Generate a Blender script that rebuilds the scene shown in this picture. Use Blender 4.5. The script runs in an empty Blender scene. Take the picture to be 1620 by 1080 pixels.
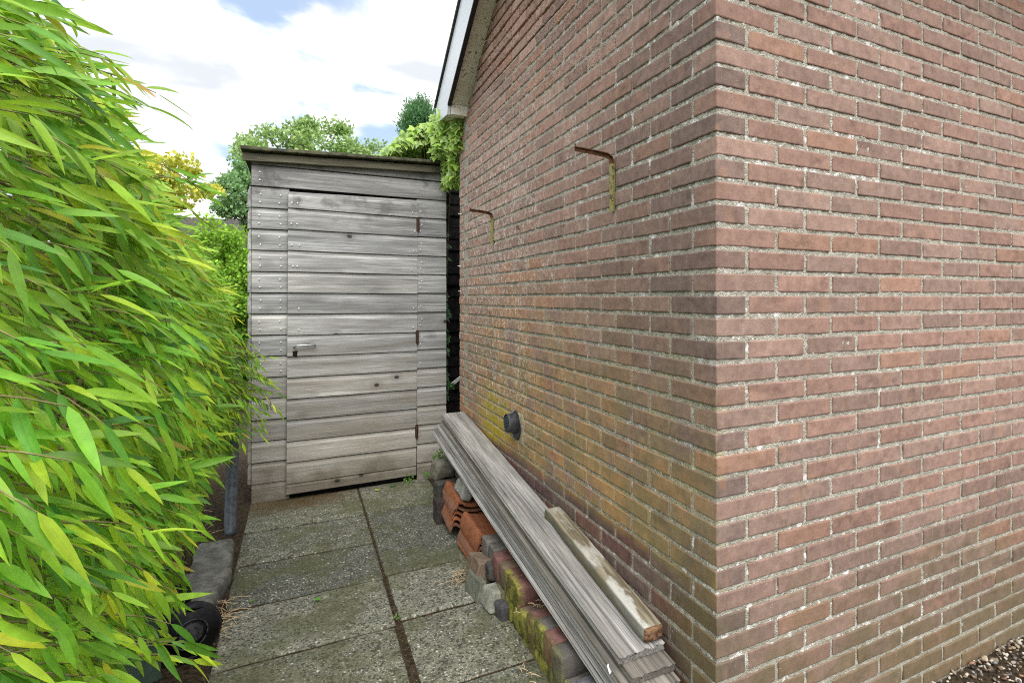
import bpy, bmesh, math, random
import numpy as np
from mathutils import Vector, Matrix, Euler, noise as mn

R = math.radians
random.seed(7)
rng = np.random.default_rng(11)
S = bpy.context.scene
COL = S.collection
H = 1.292                      # camera height above the paving

# ------------------------------------------------------------------ camera
cam_d = bpy.data.cameras.new('camera')
cam = bpy.data.objects.new('camera', cam_d)
COL.objects.link(cam)
cam.location = (0, 0, H)
cam.rotation_euler = (R(90), 0, -0.4994)
cam_d.sensor_width = 36
cam_d.lens = 36 * 901.9 / 1620
cam_d.shift_x = -0.0972
cam_d.shift_y = -0.0428
cam_d.clip_start = 0.02
cam_d.clip_end = 2000
S.camera = cam

# ------------------------------------------------------------------ exposure
S.view_settings.view_transform = 'Standard'
S.view_settings.look = 'None'
S.view_settings.exposure = 1.08
S.view_settings.gamma = 1
S.view_settings.use_curve_mapping = False

S.render.engine = 'CYCLES'
S.cycles.filter_width = 1.05
S.cycles.use_denoising = False

# ------------------------------------------------------------------ node helper
class G:
    def __init__(s, tree):
        s.t = tree; s.n = tree.nodes; s.l = tree.links
        s.n.clear()
    def new(s, typ, ins=None, **props):
        nd = s.n.new(typ)
        for k, v in props.items(): setattr(nd, k, v)
        for k, v in (ins or {}).items(): s.put(nd.inputs[k], v)
        return nd
    def put(s, sock, v):
        if isinstance(v, bpy.types.NodeSocket): s.l.new(v, sock)
        elif v is not None:
            if hasattr(sock.default_value, '__len__'):
                v = list(v) if hasattr(v, '__len__') else [v] * len(sock.default_value)
                if len(v) == 3 and len(sock.default_value) == 4: v = v + [1]
                v = v[:len(sock.default_value)]
                sock.default_value = v
            else: sock.default_value = v
    def pos(s): return s.new('ShaderNodeNewGeometry').outputs['Position']
    def obj(s): return s.new('ShaderNodeTexCoord').outputs['Object']
    def rnd(s): return s.new('ShaderNodeObjectInfo').outputs['Random']
    def ocol(s): return s.new('ShaderNodeObjectInfo').outputs['Color']
    def acol(s, name='Col'): return s.new('ShaderNodeAttribute', attribute_name=name).outputs['Color']
    def scale(s, v, sc, off=None):
        m = s.new('ShaderNodeMapping', {'Vector': v, 'Scale': sc})
        if off is not None: s.put(m.inputs['Location'], off)
        return m.outputs[0]
    def rot(s, v, e):
        return s.new('ShaderNodeMapping', {'Vector': v, 'Rotation': e}).outputs[0]
    def noise(s, v, sc=5, det=4, ro=.55, dist=0):
        return s.new('ShaderNodeTexNoise', {'Vector': v, 'Scale': sc, 'Detail': det, 'Roughness': ro, 'Distortion': dist}).outputs['Fac']
    def vor(s, v, sc=5, out='Distance', feature='F1', rand=1):
        return s.new('ShaderNodeTexVoronoi', {'Vector': v, 'Scale': sc, 'Randomness': rand}, feature=feature).outputs[out]
    def m(s, op, a, b=None, c=None, clamp=False):
        nd = s.new('ShaderNodeMath', operation=op, use_clamp=clamp)
        s.put(nd.inputs[0], a)
        if b is not None: s.put(nd.inputs[1], b)
        if c is not None: s.put(nd.inputs[2], c)
        return nd.outputs[0]
    def ss(s, x, a, b, lo=0., hi=1.):                      # smoothstep map
        nd = s.new('ShaderNodeMapRange', {'Value': x, 'From Min': a, 'From Max': b, 'To Min': lo, 'To Max': hi}, interpolation_type='SMOOTHSTEP')
        return nd.outputs[0]
    def lin(s, x, a, b, lo=0., hi=1.):
        return s.new('ShaderNodeMapRange', {'Value': x, 'From Min': a, 'From Max': b, 'To Min': lo, 'To Max': hi}).outputs[0]
    def mix(s, f, a, b, mode='MIX'):
        nd = s.new('ShaderNodeMix', data_type='RGBA', blend_type=mode)
        s.put(nd.inputs['Factor'], f); s.put(nd.inputs['A'], a) if False else s.put(nd.inputs[6], a); s.put(nd.inputs[7], b)
        return nd.outputs[2]
    def mul(s, col, f):                                   # colour * scalar
        nd = s.new('ShaderNodeVectorMath', operation='SCALE')
        s.put(nd.inputs[0], col); s.put(nd.inputs['Scale'], f)
        return nd.outputs[0]
    def xyz(s, v):
        return s.new('ShaderNodeSeparateXYZ', {0: v}).outputs
    def bump(s, h, strength=.5, dist=.002, nrm=None):
        nd = s.new('ShaderNodeBump', {'Height': h, 'Strength': strength, 'Distance': dist})
        if nrm is not None: s.put(nd.inputs['Normal'], nrm)
        return nd.outputs[0]
    def out(s, col, rough=.8, nrm=None, spec=.3, metal=0, trans=None, transcol=None):
        p = s.new('ShaderNodeBsdfPrincipled', {'Base Color': col, 'Roughness': rough, 'Specular IOR Level': spec, 'Metallic': metal})
        if nrm is not None: s.put(p.inputs['Normal'], nrm)
        sh = p.outputs[0]
        if trans is not None:
            tr = s.new('ShaderNodeBsdfTranslucent', {'Color': transcol if transcol is not None else col})
            mx = s.new('ShaderNodeMixShader', {0: trans, 1: sh, 2: tr.outputs[0]})
            sh = mx.outputs[0]
        o = s.new('ShaderNodeOutputMaterial')
        s.l.new(sh, o.inputs[0])

def material(name):
    m = bpy.data.materials.new(name); m.use_nodes = True
    return m, G(m.node_tree)

# ------------------------------------------------------------------ sky and sun
W = bpy.data.worlds.new('World'); S.world = W; W.use_nodes = True
g = G(W.node_tree)
SUN_EL, SUN_AZ = R(54), R(184)          # azimuth clockwise from +Y
sky = g.new('ShaderNodeTexSky', sky_type='NISHITA', sun_disc=False, sun_elevation=SUN_EL, sun_rotation=SUN_AZ,
            air_density=1.0, dust_density=1.2, ozone_density=1.0)
d = g.new('ShaderNodeTexCoord').outputs['Generated']
dx, dy, dz = g.xyz(d)
zz = g.m('MAXIMUM', g.m('ADD', dz, .22), .05)
px = g.m('DIVIDE', dx, zz); py = g.m('DIVIDE', dy, zz)
cv = g.new('ShaderNodeCombineXYZ', {0: px, 1: py, 2: 0}).outputs[0]
n1 = g.noise(g.scale(cv, (1, 1, 1), (3.35, 1.6, 0)), 1.25, 7, .52, .25)
cover = g.ss(n1, .43, .50)
n2 = g.noise(g.scale(cv, (1, 1.4, 1), (7.1, 2.2, 0)), 2.2, 5, .5, .2)
shade = g.ss(n2, .38, .60)
cloud = g.mix(shade, (4.9, 5.15, 5.5, 1), (10.2, 10.2, 10.1, 1))
clear = g.mix(.55, sky.outputs[0], (4.3, 5.3, 6.9, 1))
skyc = g.mix(cover, clear, cloud)
bg = g.new('ShaderNodeBackground', {'Color': skyc, 'Strength': .084})
wo = g.new('ShaderNodeOutputWorld'); g.l.new(bg.outputs[0], wo.inputs[0])

sd = bpy.data.lights.new('sun', 'SUN'); sd.energy = 2.0; sd.angle = R(60); sd.color = (1, .965, .91)
sun = bpy.data.objects.new('sun', sd); COL.objects.link(sun)
sun.rotation_euler = Vector((math.sin(SUN_AZ) * math.cos(SUN_EL), math.cos(SUN_AZ) * math.cos(SUN_EL), math.sin(SUN_EL))).to_track_quat('Z', 'Y').to_euler()

# ------------------------------------------------------------------ object helpers
def tag(o, label=None, cat=None, group=None, kind=None):
    if label: o['label'] = label
    if cat: o['category'] = cat
    if group: o['group'] = group
    if kind: o['kind'] = kind
    return o
def mesh(name, v, f, mat, smooth=False, col=None):
    me = bpy.data.meshes.new(name)
    v = np.asarray(v, dtype=np.float32)
    if isinstance(f, np.ndarray):
        nf, k = f.shape
        me.vertices.add(len(v)); me.vertices.foreach_set('co', v.ravel())
        me.loops.add(nf * k); me.loops.foreach_set('vertex_index', f.astype(np.int32).ravel())
        me.polygons.add(nf)
        me.polygons.foreach_set('loop_start', np.arange(0, nf * k, k, dtype=np.int32))
        me.polygons.foreach_set('loop_total', np.full(nf, k, dtype=np.int32))
        me.update(calc_edges=True)
    else:
        me.from_pydata([tuple(map(float, p)) for p in v], [], f); me.update()
    if col is not None:
        ca = me.color_attributes.new('Col', 'FLOAT_COLOR', 'POINT')
        c = np.ones((len(v), 4), dtype=np.float32); c[:, :3] = np.asarray(col)[:, :3]
        ca.data.foreach_set('color', c.ravel())
    if smooth: me.polygons.foreach_set('use_smooth', np.ones(len(me.polygons), dtype=bool))
    if mat: me.materials.append(mat)
    return me
def link(name, me, parent=None, loc=(0, 0, 0), rot=(0, 0, 0), color=None, mw=None):
    o = bpy.data.objects.new(name, me); COL.objects.link(o)
    if parent: o.parent = parent
    if mw is not None: o.matrix_local = mw
    else: o.location = loc; o.rotation_euler = rot
    if color is not None: o.color = (*color[:3], 1)
    return o
def empty(name, loc=(0, 0, 0), rot=(0, 0, 0)):
    o = bpy.data.objects.new(name, None); COL.objects.link(o); o.location = loc; o.rotation_euler = rot
    o.empty_display_size = .1
    return o

def rbox(sx, sy, sz, r=.004, nx=1, ny=1, nz=1, jit=0., js=20., seed=0, taper=None, skew=None):
    """rounded box, grid on every face, optional noise jitter. Returns verts, faces"""
    h = (sx / 2, sy / 2, sz / 2)
    def ax(hh, n):
        return [-hh] + list(np.linspace(-hh + r, hh - r, n + 1)) + [hh]
    A = [ax(h[0], nx), ax(h[1], ny), ax(h[2], nz)]
    idx = {}; V = []; F = []
    off = Vector((seed * 7.31, seed * 3.17, seed * 1.91))
    def vid(i, j, k):
        key = (i, j, k)
        if key not in idx:
            p = [A[0][i], A[1][j], A[2][k]]
            inner = [max(-h[a] + r, min(h[a] - r, p[a])) for a in range(3)]
            dlt = Vector([p[a] - inner[a] for a in range(3)])
            if dlt.length > 0: dlt = dlt.normalized() * r
            q = Vector(inner) + dlt
            if jit:
                nv = mn.noise_vector(q * js + off)
                q = q + Vector(nv) * jit
            idx[key] = len(V); V.append(tuple(q))
        return idx[key]
    N = [len(a) - 1 for a in A]
    for i in range(N[0]):
        for j in range(N[1]):
            F.append((vid(i, j, N[2]), vid(i + 1, j, N[2]), vid(i + 1, j + 1, N[2]), vid(i, j + 1, N[2])))
            F.append((vid(i, j + 1, 0), vid(i + 1, j + 1, 0), vid(i + 1, j, 0), vid(i, j, 0)))
    for i in range(N[0]):
        for k in range(N[2]):
            F.append((vid(i, 0, k), vid(i + 1, 0, k), vid(i + 1, 0, k + 1), vid(i, 0, k + 1)))
            F.append((vid(i, N[1], k + 1), vid(i + 1, N[1], k + 1), vid(i + 1, N[1], k), vid(i, N[1], k)))
    for j in range(N[1]):
        for k in range(N[2]):
            F.append((vid(N[0], j, k), vid(N[0], j + 1, k), vid(N[0], j + 1, k + 1), vid(N[0], j, k + 1)))
            F.append((vid(0, j, k + 1), vid(0, j + 1, k + 1), vid(0, j + 1, k), vid(0, j, k)))
    return V, F
class MB:
    def __init__(s): s.v = []; s.f = []; s.c = []
    def add(s, V, F, M=None, col=(1, 1, 1)):
        b = len(s.v)
        if M is not None: V = [tuple(M @ Vector(p)) for p in V]
        s.v += V; s.f += [tuple(b + i for i in q) for q in F]; s.c += [tuple(col)] * len(V)
        return s
    def box(s, x0, x1, y0, y1, z0, z1, r=.002, col=(1, 1, 1), **k):
        V, F = rbox(x1 - x0, y1 - y0, z1 - z0, r, **k)
        return s.add(V, F, Matrix.Translation(((x0 + x1) / 2, (y0 + y1) / 2, (z0 + z1) / 2)), col)
    def tube(s, pts, rad, n=8, col=(1, 1, 1), cap=True):
        pts = [Vector(p) for p in pts]
        rad = rad if hasattr(rad, '__len__') else [rad] * len(pts)
        V = []; F = []
        up = Vector((0, 0, 1))
        for i, p in enumerate(pts):
            t = (pts[min(i + 1, len(pts) - 1)] - pts[max(i - 1, 0)]).normalized()
            a = t.cross(up if abs(t.z) < .95 else Vector((1, 0, 0))).normalized(); b = t.cross(a)
            for k in range(n):
                an = 2 * math.pi * k / n
                V.append(tuple(p + (a * math.cos(an) + b * math.sin(an)) * rad[i]))
        for i in range(len(pts) - 1):
            for k in range(n):
                F.append((i * n + k, i * n + (k + 1) % n, (i + 1) * n + (k + 1) % n, (i + 1) * n + k))
        if cap:
            F.append(tuple(range(n))[::-1]); F.append(tuple((len(pts) - 1) * n + k for k in range(n)))
        return s.add(V, F, None, col)
    def prism(s, poly, a, b, axis='x', col=(1, 1, 1)):
        """polygon (u,v) extruded from a to b along axis"""
        n = len(poly)
        def P(u, v, w): return (w, u, v) if axis == 'x' else ((u, w, v) if axis == 'y' else (u, v, w))
        V = [P(u, v, a) for u, v in poly] + [P(u, v, b) for u, v in poly]
        F = [tuple(range(n)), tuple(range(2 * n - 1, n - 1, -1))]
        F += [(i, i + n, (i + 1) % n + n, (i + 1) % n) for i in range(n)]
        return s.add(V, F, None, col)
    def mesh(s, name, mat, smooth=False):
        me = mesh(name, s.v, s.f, mat, smooth, s.c)
        bm = bmesh.new(); bm.from_mesh(me); bmesh.ops.recalc_face_normals(bm, faces=bm.faces); bm.to_mesh(me); bm.free()
        return me
    def link(s, name, mat, parent=None, smooth=False, **k):
        return link(name, s.mesh(name, mat, smooth), parent, **k)

ORD = ['first', 'second', 'third', 'fourth', 'fifth', 'sixth', 'seventh', 'eighth', 'ninth', 'tenth', 'eleventh', 'twelfth', 'thirteenth', 'fourteenth', 'fifteenth', 'sixteenth']

# ------------------------------------------------------------------ materials
def mat_brick(name, src, rough=False):
    m, g = material(name)
    P = g.pos(); base = g.ocol() if src == 'o' else g.acol()
    x, y, z = g.xyz(P)
    left = g.ss(x, .953, .951)                              # the gable wall
    fine = g.noise(P, 320, 3, .6); mid = g.noise(P, 38, 4, .6); big = g.noise(P, 6, 3, .5)
    streak = g.noise(g.scale(P, (110, 110, 9)), 1, 3, .6)
    c = g.mul(base, g.lin(mid, .3, .7, .78, 1.2))
    c = g.mul(c, g.lin(fine, .3, .7, .86, 1.12))
    c = g.mix(g.m('MULTIPLY', g.ss(streak, .5, .75), .35), c, g.mix(.5, c, (.40, .29, .24, 1)))
    blot = g.noise(g.scale(P, (14, 14, 22), (5, 3, 1)), 1, 3, .55)
    c = g.mix(g.ss(blot, .55, .72, 0, .5), c, g.mul(c, .52))
    c = g.mix(g.ss(g.noise(g.scale(P, (19, 19, 13), (1, 8, 2)), 1, 2, .5), .6, .75, 0, .35), c, (.40, .22, .13, 1))
    # ochre algae patch low on the gable wall, thinning upward and towards the corner
    yn = g.noise(P, 5.5, 4, .6)
    hz = g.m('MULTIPLY', g.ss(z, .47, .53), g.ss(g.m('ADD', z, g.lin(y, 1.2, 2.4, .35, 0)), 1.62, .75))
    alg = g.m('MULTIPLY', hz, g.ss(yn, .30, .55))
    alg = g.m('MULTIPLY', alg, g.m('MULTIPLY', left, g.ss(y, 3.75, 2.9, .35, 1)))
    acol = g.mix(g.ss(g.noise(P, 9, 2, .5), .4, .62), (.34, .27, .09, 1), (.58, .35, .11, 1))
    c = g.mix(g.m('MULTIPLY', alg, .58), c, acol)
    # bright yellow lichen close to the vent
    dv = g.new('ShaderNodeVectorMath', operation='DISTANCE'); g.put(dv.inputs[0], g.scale(P, (1, .55, 1.0))); dv.inputs[1].default_value = (.95, 3.12 * .55, .63)
    ly = g.m('MULTIPLY', g.ss(g.m('ADD', dv.outputs['Value'], g.lin(yn, .3, .7, -.08, .08)), .22, .08), left)
    c = g.mix(g.m('MULTIPLY', ly, .85), c, (.44, .34, .02, 1))
    # green film close to the ground on both walls
    gn = g.m('MULTIPLY', g.ss(g.m('ADD', z, g.lin(big, .3, .7, -.22, .22)), .62, .02), g.m('SUBTRACT', 1, left))
    c = g.mix(g.m('MULTIPLY', gn, .55), c, (.115, .105, .04, 1))
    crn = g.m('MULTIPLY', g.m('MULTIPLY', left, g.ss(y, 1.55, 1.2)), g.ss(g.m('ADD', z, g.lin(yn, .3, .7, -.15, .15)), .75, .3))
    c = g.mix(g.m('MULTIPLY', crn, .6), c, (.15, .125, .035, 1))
    # pale dried root marks of an old climber, far end of the gable wall
    w = g.noise(g.scale(P, (1, 1, 1.0), (2, 9, 4)), 24, 4, .65, 1.4)
    line = g.ss(g.m('ABSOLUTE', g.m('SUBTRACT', w, .5)), .050, .012)
    w2 = g.noise(P, 30, 3, .6)
    rm = g.m('MULTIPLY', g.m('MULTIPLY', line, g.ss(w2, .42, .55)), g.m('MULTIPLY', left, g.ss(g.m('ADD', y, g.lin(yn, .3, .7, -.5, .5)), 2.0, 2.9)))
    rm = g.m('MULTIPLY', rm, g.m('MULTIPLY', g.ss(z, .5, .8), g.ss(z, 2.5, 1.9)))
    c = g.mix(g.m('MULTIPLY', rm, .95), c, (.70, .60, .52, 1))
    # lime specks
    sp = g.m('MULTIPLY', g.ss(g.noise(P, 210, 2, .5), .68, .74), g.ss(g.noise(P, 7, 2), .5, .62))
    c = g.mix(g.m('MULTIPLY', sp, .7), c, (.55, .53, .48, 1))
    if rough:
        rg = g.noise(g.scale(P, (1, 1.2, 2.6)), 42, 4, .7, 1.2)
        hgt = g.m('ADD', g.m('MULTIPLY', g.ss(rg, .38, .6), 3.0), fine)
        c = g.mix(g.ss(rg, .44, .34, 0, .5), g.mul(c, 1.12), g.mul(c, .5))
        nr = g.bump(hgt, .6, .003)
    else:
        hgt = g.m('ADD', g.m('MULTIPLY', mid, 1.2), g.m('ADD', fine, g.m('MULTIPLY', streak, .6)))
        nr = g.bump(hgt, .55, .0016)
    g.out(c, .88, nr, .2)
    return m
M_brick_o = mat_brick('brick face', 'o'); M_brick_a = mat_brick('brick face joined', 'a')
M_brick_ro = mat_brick('rustic brick', 'o', True); M_brick_ra = mat_brick('rustic brick joined', 'a', True)

def mat_mortar():
    m, g = material('mortar')
    P = g.pos(); x, y, z = g.xyz(P)
    left = g.ss(x, .985, .975)
    fine = g.noise(P, 260, 4, .65); mid = g.noise(P, 60, 3, .6); big = g.noise(P, 4, 3, .5)
    c = g.mix(g.ss(mid, .3, .7), (.35, .325, .265, 1), (.51, .48, .40, 1))
    c = g.mul(c, g.lin(fine, .25, .75, .60, 1.3))
    peb = g.vor(P, 260, 'Color')
    pr = g.xyz(peb)[0]
    c = g.mix(g.ss(pr, .88, .94, 0, .5), c, (.66, .64, .58, 1))
    c = g.mix(g.ss(pr, .14, .08, 0, .45), c, (.15, .13, .10, 1))
    c = g.mix(g.m('MULTIPLY', g.ss(z, .9, .1), .38), c, (.30, .29, .22, 1))
    lime = g.m('MULTIPLY', g.ss(g.noise(P, 34, 4, .6), .55, .62), g.ss(g.noise(P, 3.2, 2, .5), .40, .54))
    lime = g.m('MULTIPLY', lime, g.ss(g.m('ADD', y, x), 3.6, 2.6))
    c = g.mix(g.m('MULTIPLY', lime, .85), c, (.82, .81, .78, 1))
    alg = g.m('MULTIPLY', g.m('MULTIPLY', left, g.ss(g.noise(P, 5.5, 4, .6), .4, .62)), g.m('MULTIPLY', g.ss(z, .47, .55), g.ss(z, 1.45, .8)))
    c = g.mix(g.m('MULTIPLY', alg, .55), c, (.46, .40, .20, 1))
    h = g.m('ADD', g.m('MULTIPLY', mid, 1.4), g.m('ADD', fine, g.m('MULTIPLY', g.vor(P, 230), -.9)))
    g.out(c, .95, g.bump(h, .9, .003), .1)
    return m
M_mortar = mat_mortar()

def mat_wood(name, axis, src='o', knots=True, tan=True, deck=False):
    """weathered grey softwood, grain along axis (object space)"""
    m, g = material(name)
    Ob = g.obj(); rn = g.rnd(); base = g.ocol() if src == 'o' else g.acol()
    off = g.new('ShaderNodeCombineXYZ', {0: g.m('MULTIPLY', rn, 17.3), 1: g.m('MULTIPLY', rn, 5.1), 2: g.m('MULTIPLY', rn, 9.7)}).outputs[0]
    Q = g.new('ShaderNodeVectorMath', operation='ADD'); g.put(Q.inputs[0], Ob); g.put(Q.inputs[1], off); Q = Q.outputs[0]
    long, cross = 1.6, 60
    sc = [cross] * 3; sc['xyz'.index(axis)] = long
    sc2 = [330] * 3; sc2['xyz'.index(axis)] = 6
    sc3 = [16] * 3; sc3['xyz'.index(axis)] = 2.2
    # knots bend the grain
    ks = [.01, .01, 7.5]; ks['xyz'.index(axis)] = 5.5
    kv = g.scale(Q, ks)
    kd = g.vor(kv, 1.0); kc = g.xyz(g.vor(kv, 1.0, 'Color'))[0]
    iskn = g.ss(kc, .50, .52) if knots else 0.0
    kn = g.m('MULTIPLY', g.ss(kd, .12, .07), iskn); halo = g.m('MULTIPLY', g.ss(kd, .34, .12), iskn)
    gr = g.noise(g.scale(Q, sc), 1, 6, .68, .5); gf = g.noise(g.scale(Q, sc2), 1, 3, .6, .2); bl = g.noise(g.scale(Q, sc3), 1, 3, .55)
    c = g.mul(base, g.lin(gr, .3, .7, .60, 1.32))
    c = g.mul(c, g.lin(gf, .3, .7, .70, 1.26))
    c = g.mul(c, g.lin(bl, .3, .7, .66, 1.25))
    cr = g.m('MULTIPLY', g.ss(gf, .36, .30), g.ss(gr, .5, .38))
    c = g.mix(g.m('MULTIPLY', cr, .75), c, g.mul(c, .3))
    if deck:
        ln = g.noise(g.scale(Q, (125, .5, 125)), 1, 3, .6, .15)
        c = g.mix(g.ss(ln, .46, .36, 0, .72), c, g.mul(c, .35))
        c = g.mix(g.ss(g.noise(g.scale(Q, (20, 1.2, 20)), 1, 3, .6), .48, .66, 0, .5), c, g.mix(.5, c, (.16, .115, .08, 1)))
    if tan:
        Pz = g.xyz(g.pos())[2]; Px = g.xyz(g.pos())[0]
        t = g.m('MULTIPLY', g.ss(g.m('ADD', Pz, g.lin(bl, .3, .7, -.3, .3)), 1.15, .15), g.lin(gr, .3, .7, .4, 1.))
        c = g.mix(g.m('MULTIPLY', t, .55), c, (.45, .385, .28, 1))
        low = g.ss(g.m('ADD', Pz, g.lin(g.noise(g.pos(), 7, 3), .3, .7, -.10, .10)), .22, .0)
        c = g.mix(g.m('MULTIPLY', low, .6), c, (.115, .085, .05, 1))
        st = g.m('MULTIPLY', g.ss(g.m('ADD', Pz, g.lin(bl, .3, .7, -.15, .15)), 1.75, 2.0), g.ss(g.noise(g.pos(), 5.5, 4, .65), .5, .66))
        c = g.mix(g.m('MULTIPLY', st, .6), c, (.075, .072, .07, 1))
    c = g.mix(g.m('MULTIPLY', halo, .45), c, g.mul(c, .55))
    c = g.mix(g.m('MULTIPLY', kn, .9), c, (.035, .028, .022, 1))
    h = g.m('ADD', g.m('MULTIPLY', gr, 1.4), g.m('ADD', g.m('MULTIPLY', gf, 1.2), g.m('MULTIPLY', kn, -1.0)))
    g.out(c, .85, g.bump(h, .6, .0018), .2)
    return m
M_plank = mat_wood('weathered shed plank', 'x')
M_deck = mat_wood('weathered deck board', 'y', knots=False, tan=False, deck=True)
M_roofwood = mat_wood('shed roof edge', 'x', tan=False)

def mat_beam():
    m, g = material('peeling painted beam')
    Q = g.obj()
    gr = g.noise(g.scale(Q, (70, 3, 70)), 1, 4, .6, .3); big = g.noise(g.scale(Q, (14, 5, 14)), 1, 4, .6)
    x, y, z = g.xyz(Q)
    wood = g.mix(g.ss(gr, .35, .65), (.15, .12, .075, 1), (.36, .32, .23, 1))
    paint = g.mul((.62, .61, .56, 1), g.lin(gr, .3, .7, .8, 1.08))
    near = g.ss(y, .35, -.35)
    f = g.m('MULTIPLY', g.ss(g.m('ADD', big, g.m('MULTIPLY', gr, .25)), .66, .56), g.lin(near, 0, 1, .42, .95))
    c = g.mix(f, wood, paint)
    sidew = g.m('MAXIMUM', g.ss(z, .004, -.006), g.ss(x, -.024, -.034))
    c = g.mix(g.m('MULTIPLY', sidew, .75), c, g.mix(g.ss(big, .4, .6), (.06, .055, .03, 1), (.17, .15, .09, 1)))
    endw = g.ss(y, -.398, -.404)
    c = g.mix(endw, c, g.mix(g.ss(g.noise(Q, 60, 3), .4, .6), (.08, .045, .025, 1), (.27, .155, .085, 1)))
    g.out(c, .85, g.bump(g.m('ADD', gr, big), .7, .004), .2)
    return m
M_beam = mat_beam()

def mat_slab():
    m, g = material('exposed aggregate slab')
    P = g.pos(); base = g.ocol(); rn = g.rnd(); x, y, z = g.xyz(P)
    big = g.noise(P, 3.0, 4, .6); mid = g.noise(P, 13, 5, .65); fine = g.noise(P, 120, 3, .6)
    c = g.mul(base, g.lin(mid, .3, .7, .62, 1.28))
    c = g.mul(c, g.lin(fine, .3, .7, .55, 1.4))
    Pj = g.scale(P, (1, 1, .01))
    for sc, th, col in ((150, .76, (.62, .58, .48, 1)), (75, .88, (.70, .67, .58, 1)), (110, .92, (.48, .36, .24, 1))):
        cc = g.xyz(g.vor(Pj, sc, 'Color'))[0]; dd = g.vor(Pj, sc)
        f = g.m('MULTIPLY', g.ss(cc, th, th + .03), g.ss(dd, .42, .25))
        c = g.mix(g.m('MULTIPLY', f, g.lin(mid, .35, .6, .35, .95)), c, col)
    dk = g.xyz(g.vor(Pj, 130, 'Color'))[1]
    c = g.mix(g.ss(dk, .74, .80, 0, .75), c, (.035, .034, .028, 1))
    moss = g.ss(g.m('ADD', big, g.m('MULTIPLY', g.noise(P, 30, 3), .25)), .56, .74)
    c = g.mix(g.m('MULTIPLY', moss, .6), c, (.085, .09, .035, 1))
    # wet, mossy strip by the shed sill
    s1 = g.m('MULTIPLY', g.ss(g.m('ADD', y, g.lin(mid, .3, .7, -.14, .14)), 3.88, 4.1), g.ss(x, .45, .1))
    c = g.mix(g.m('MULTIPLY', s1, .75), c, g.mix(g.ss(fine, .4, .6), (.03, .024, .012, 1), (.13, .068, .02, 1)))
    h = g.m('ADD', g.m('MULTIPLY', fine, 1.0), g.m('MULTIPLY', g.vor(Pj, 150), -.8))
    g.out(c, .92, g.bump(h, .8, .002), .2)
    return m
M_slab = mat_slab()

def mat_soil():
    m, g = material('dark soil')
    P = g.pos(); a = g.noise(P, 60, 5, .7); b = g.noise(P, 9, 4, .6)
    c = g.mix(g.ss(a, .35, .65), (.022, .017, .012, 1), (.085, .062, .040, 1))
    c = g.mix(g.ss(b, .5, .7, 0, .5), c, (.05, .05, .02, 1))
    g.out(c, .95, g.bump(a, 1, .01), .1)
    return m
M_soil = mat_soil()

def mat_paver():
    m, g = material('old clay paver')
    P = g.pos(); Q = g.obj(); base = g.ocol(); qx, qy, qz = g.xyz(Q)
    a = g.noise(P, 30, 4, .6); f = g.noise(P, 220, 3, .6)
    c = g.mul(base, g.lin(a, .3, .7, .68, 1.3)); c = g.mul(c, g.lin(f, .3, .7, .8, 1.2))
    c = g.mix(g.ss(g.noise(P, 170, 2), .70, .75, 0, .6), c, (.45, .44, .40, 1))
    mossy = g.new('ShaderNodeAttribute', attribute_name='moss', attribute_type='OBJECT').outputs['Fac']
    edge = g.ss(g.m('ADD', qx, g.lin(a, .3, .7, -.02, .02)), -.075, -.098)
    mo = g.m('MULTIPLY', edge, mossy)
    mc = g.mix(g.ss(g.noise(P, 90, 4, .7), .35, .65), (.05, .055, .012, 1), (.21, .21, .045, 1))
    mc = g.mix(g.ss(g.noise(P, 18, 2), .42, .6), mc, (.30, .29, .055, 1))
    c = g.mix(g.m('MULTIPLY', mo, g.ss(a, .30, .46)), c, mc)
    g.out(c, .9, g.bump(g.m('ADD', f, g.m('MULTIPLY', mo, a)), .8, .003), .2)
    return m
M_paver = mat_paver()

def mat_simple(name, c0, c1, sc=40, rough=.7, bump=.5, bd=.002, spec=.3, metal=0, src=None, thr=(.35, .65)):
    m, g = material(name)
    P = g.pos(); a = g.noise(P, sc, 4, .6); b = g.noise(P, sc * 6, 3, .6)
    if src:
        base = g.ocol() if src == 'o' else g.acol()
        c = g.mul(base, g.lin(a, .3, .7, .72, 1.28))
    else: c = g.mix(g.ss(a, *thr), (*c0, 1), (*c1, 1))
    c = g.mul(c, g.lin(b, .3, .7, .85, 1.15))
    g.out(c, rough, g.bump(g.m('ADD', a, b), bump, bd), spec, metal)
    return m
M_tile = mat_simple('orange clay tile', None, None, 38, .85, .7, .003, .2, src='o')
M_stone = mat_simple('stone rubble', None, None, 35, .9, .9, .004, .2, src='o')
M_concrete = mat_simple('grey concrete block', (.10, .10, .09), (.20, .20, .18), 18, .9, .7, .003, .2)
M_pipe = mat_simple('grey flexible pipe', (.040, .050, .060), (.085, .10, .115), 30, .5, .2, .001, .4)
M_black = mat_simple('black rubber', (.010, .011, .014), (.022, .023, .027), 30, .55, .2, .001, .35)
M_bin = mat_simple('green bin plastic', (.035, .065, .05), (.065, .105, .08), 8, .45, .2, .001, .4)
M_vent = mat_simple('black vent plastic', (.018, .019, .022), (.06, .06, .068), 40, .55, .3, .001, .35)
M_rust = mat_simple('rusty iron', (.05, .025, .015), (.16, .07, .03), 90, .8, .5, .001, .3)
M_hinge = mat_simple('dark rusty hinge', (.03, .018, .014), (.09, .045, .028), 90, .8, .5, .001, .3)
M_dark = mat_simple('dark interior', (.010, .010, .010), (.02, .018, .016), 30, .95, .2, .001, .1)
M_nail = mat_simple('galvanised nail head', (.70, .71, .71), (.84, .85, .85), 200, .45, .2, .0005, .4)
M_steel = mat_simple('brushed door pull', (.38, .40, .40), (.55, .57, .56), 60, .35, .2, .0005, .5, .6)
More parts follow.
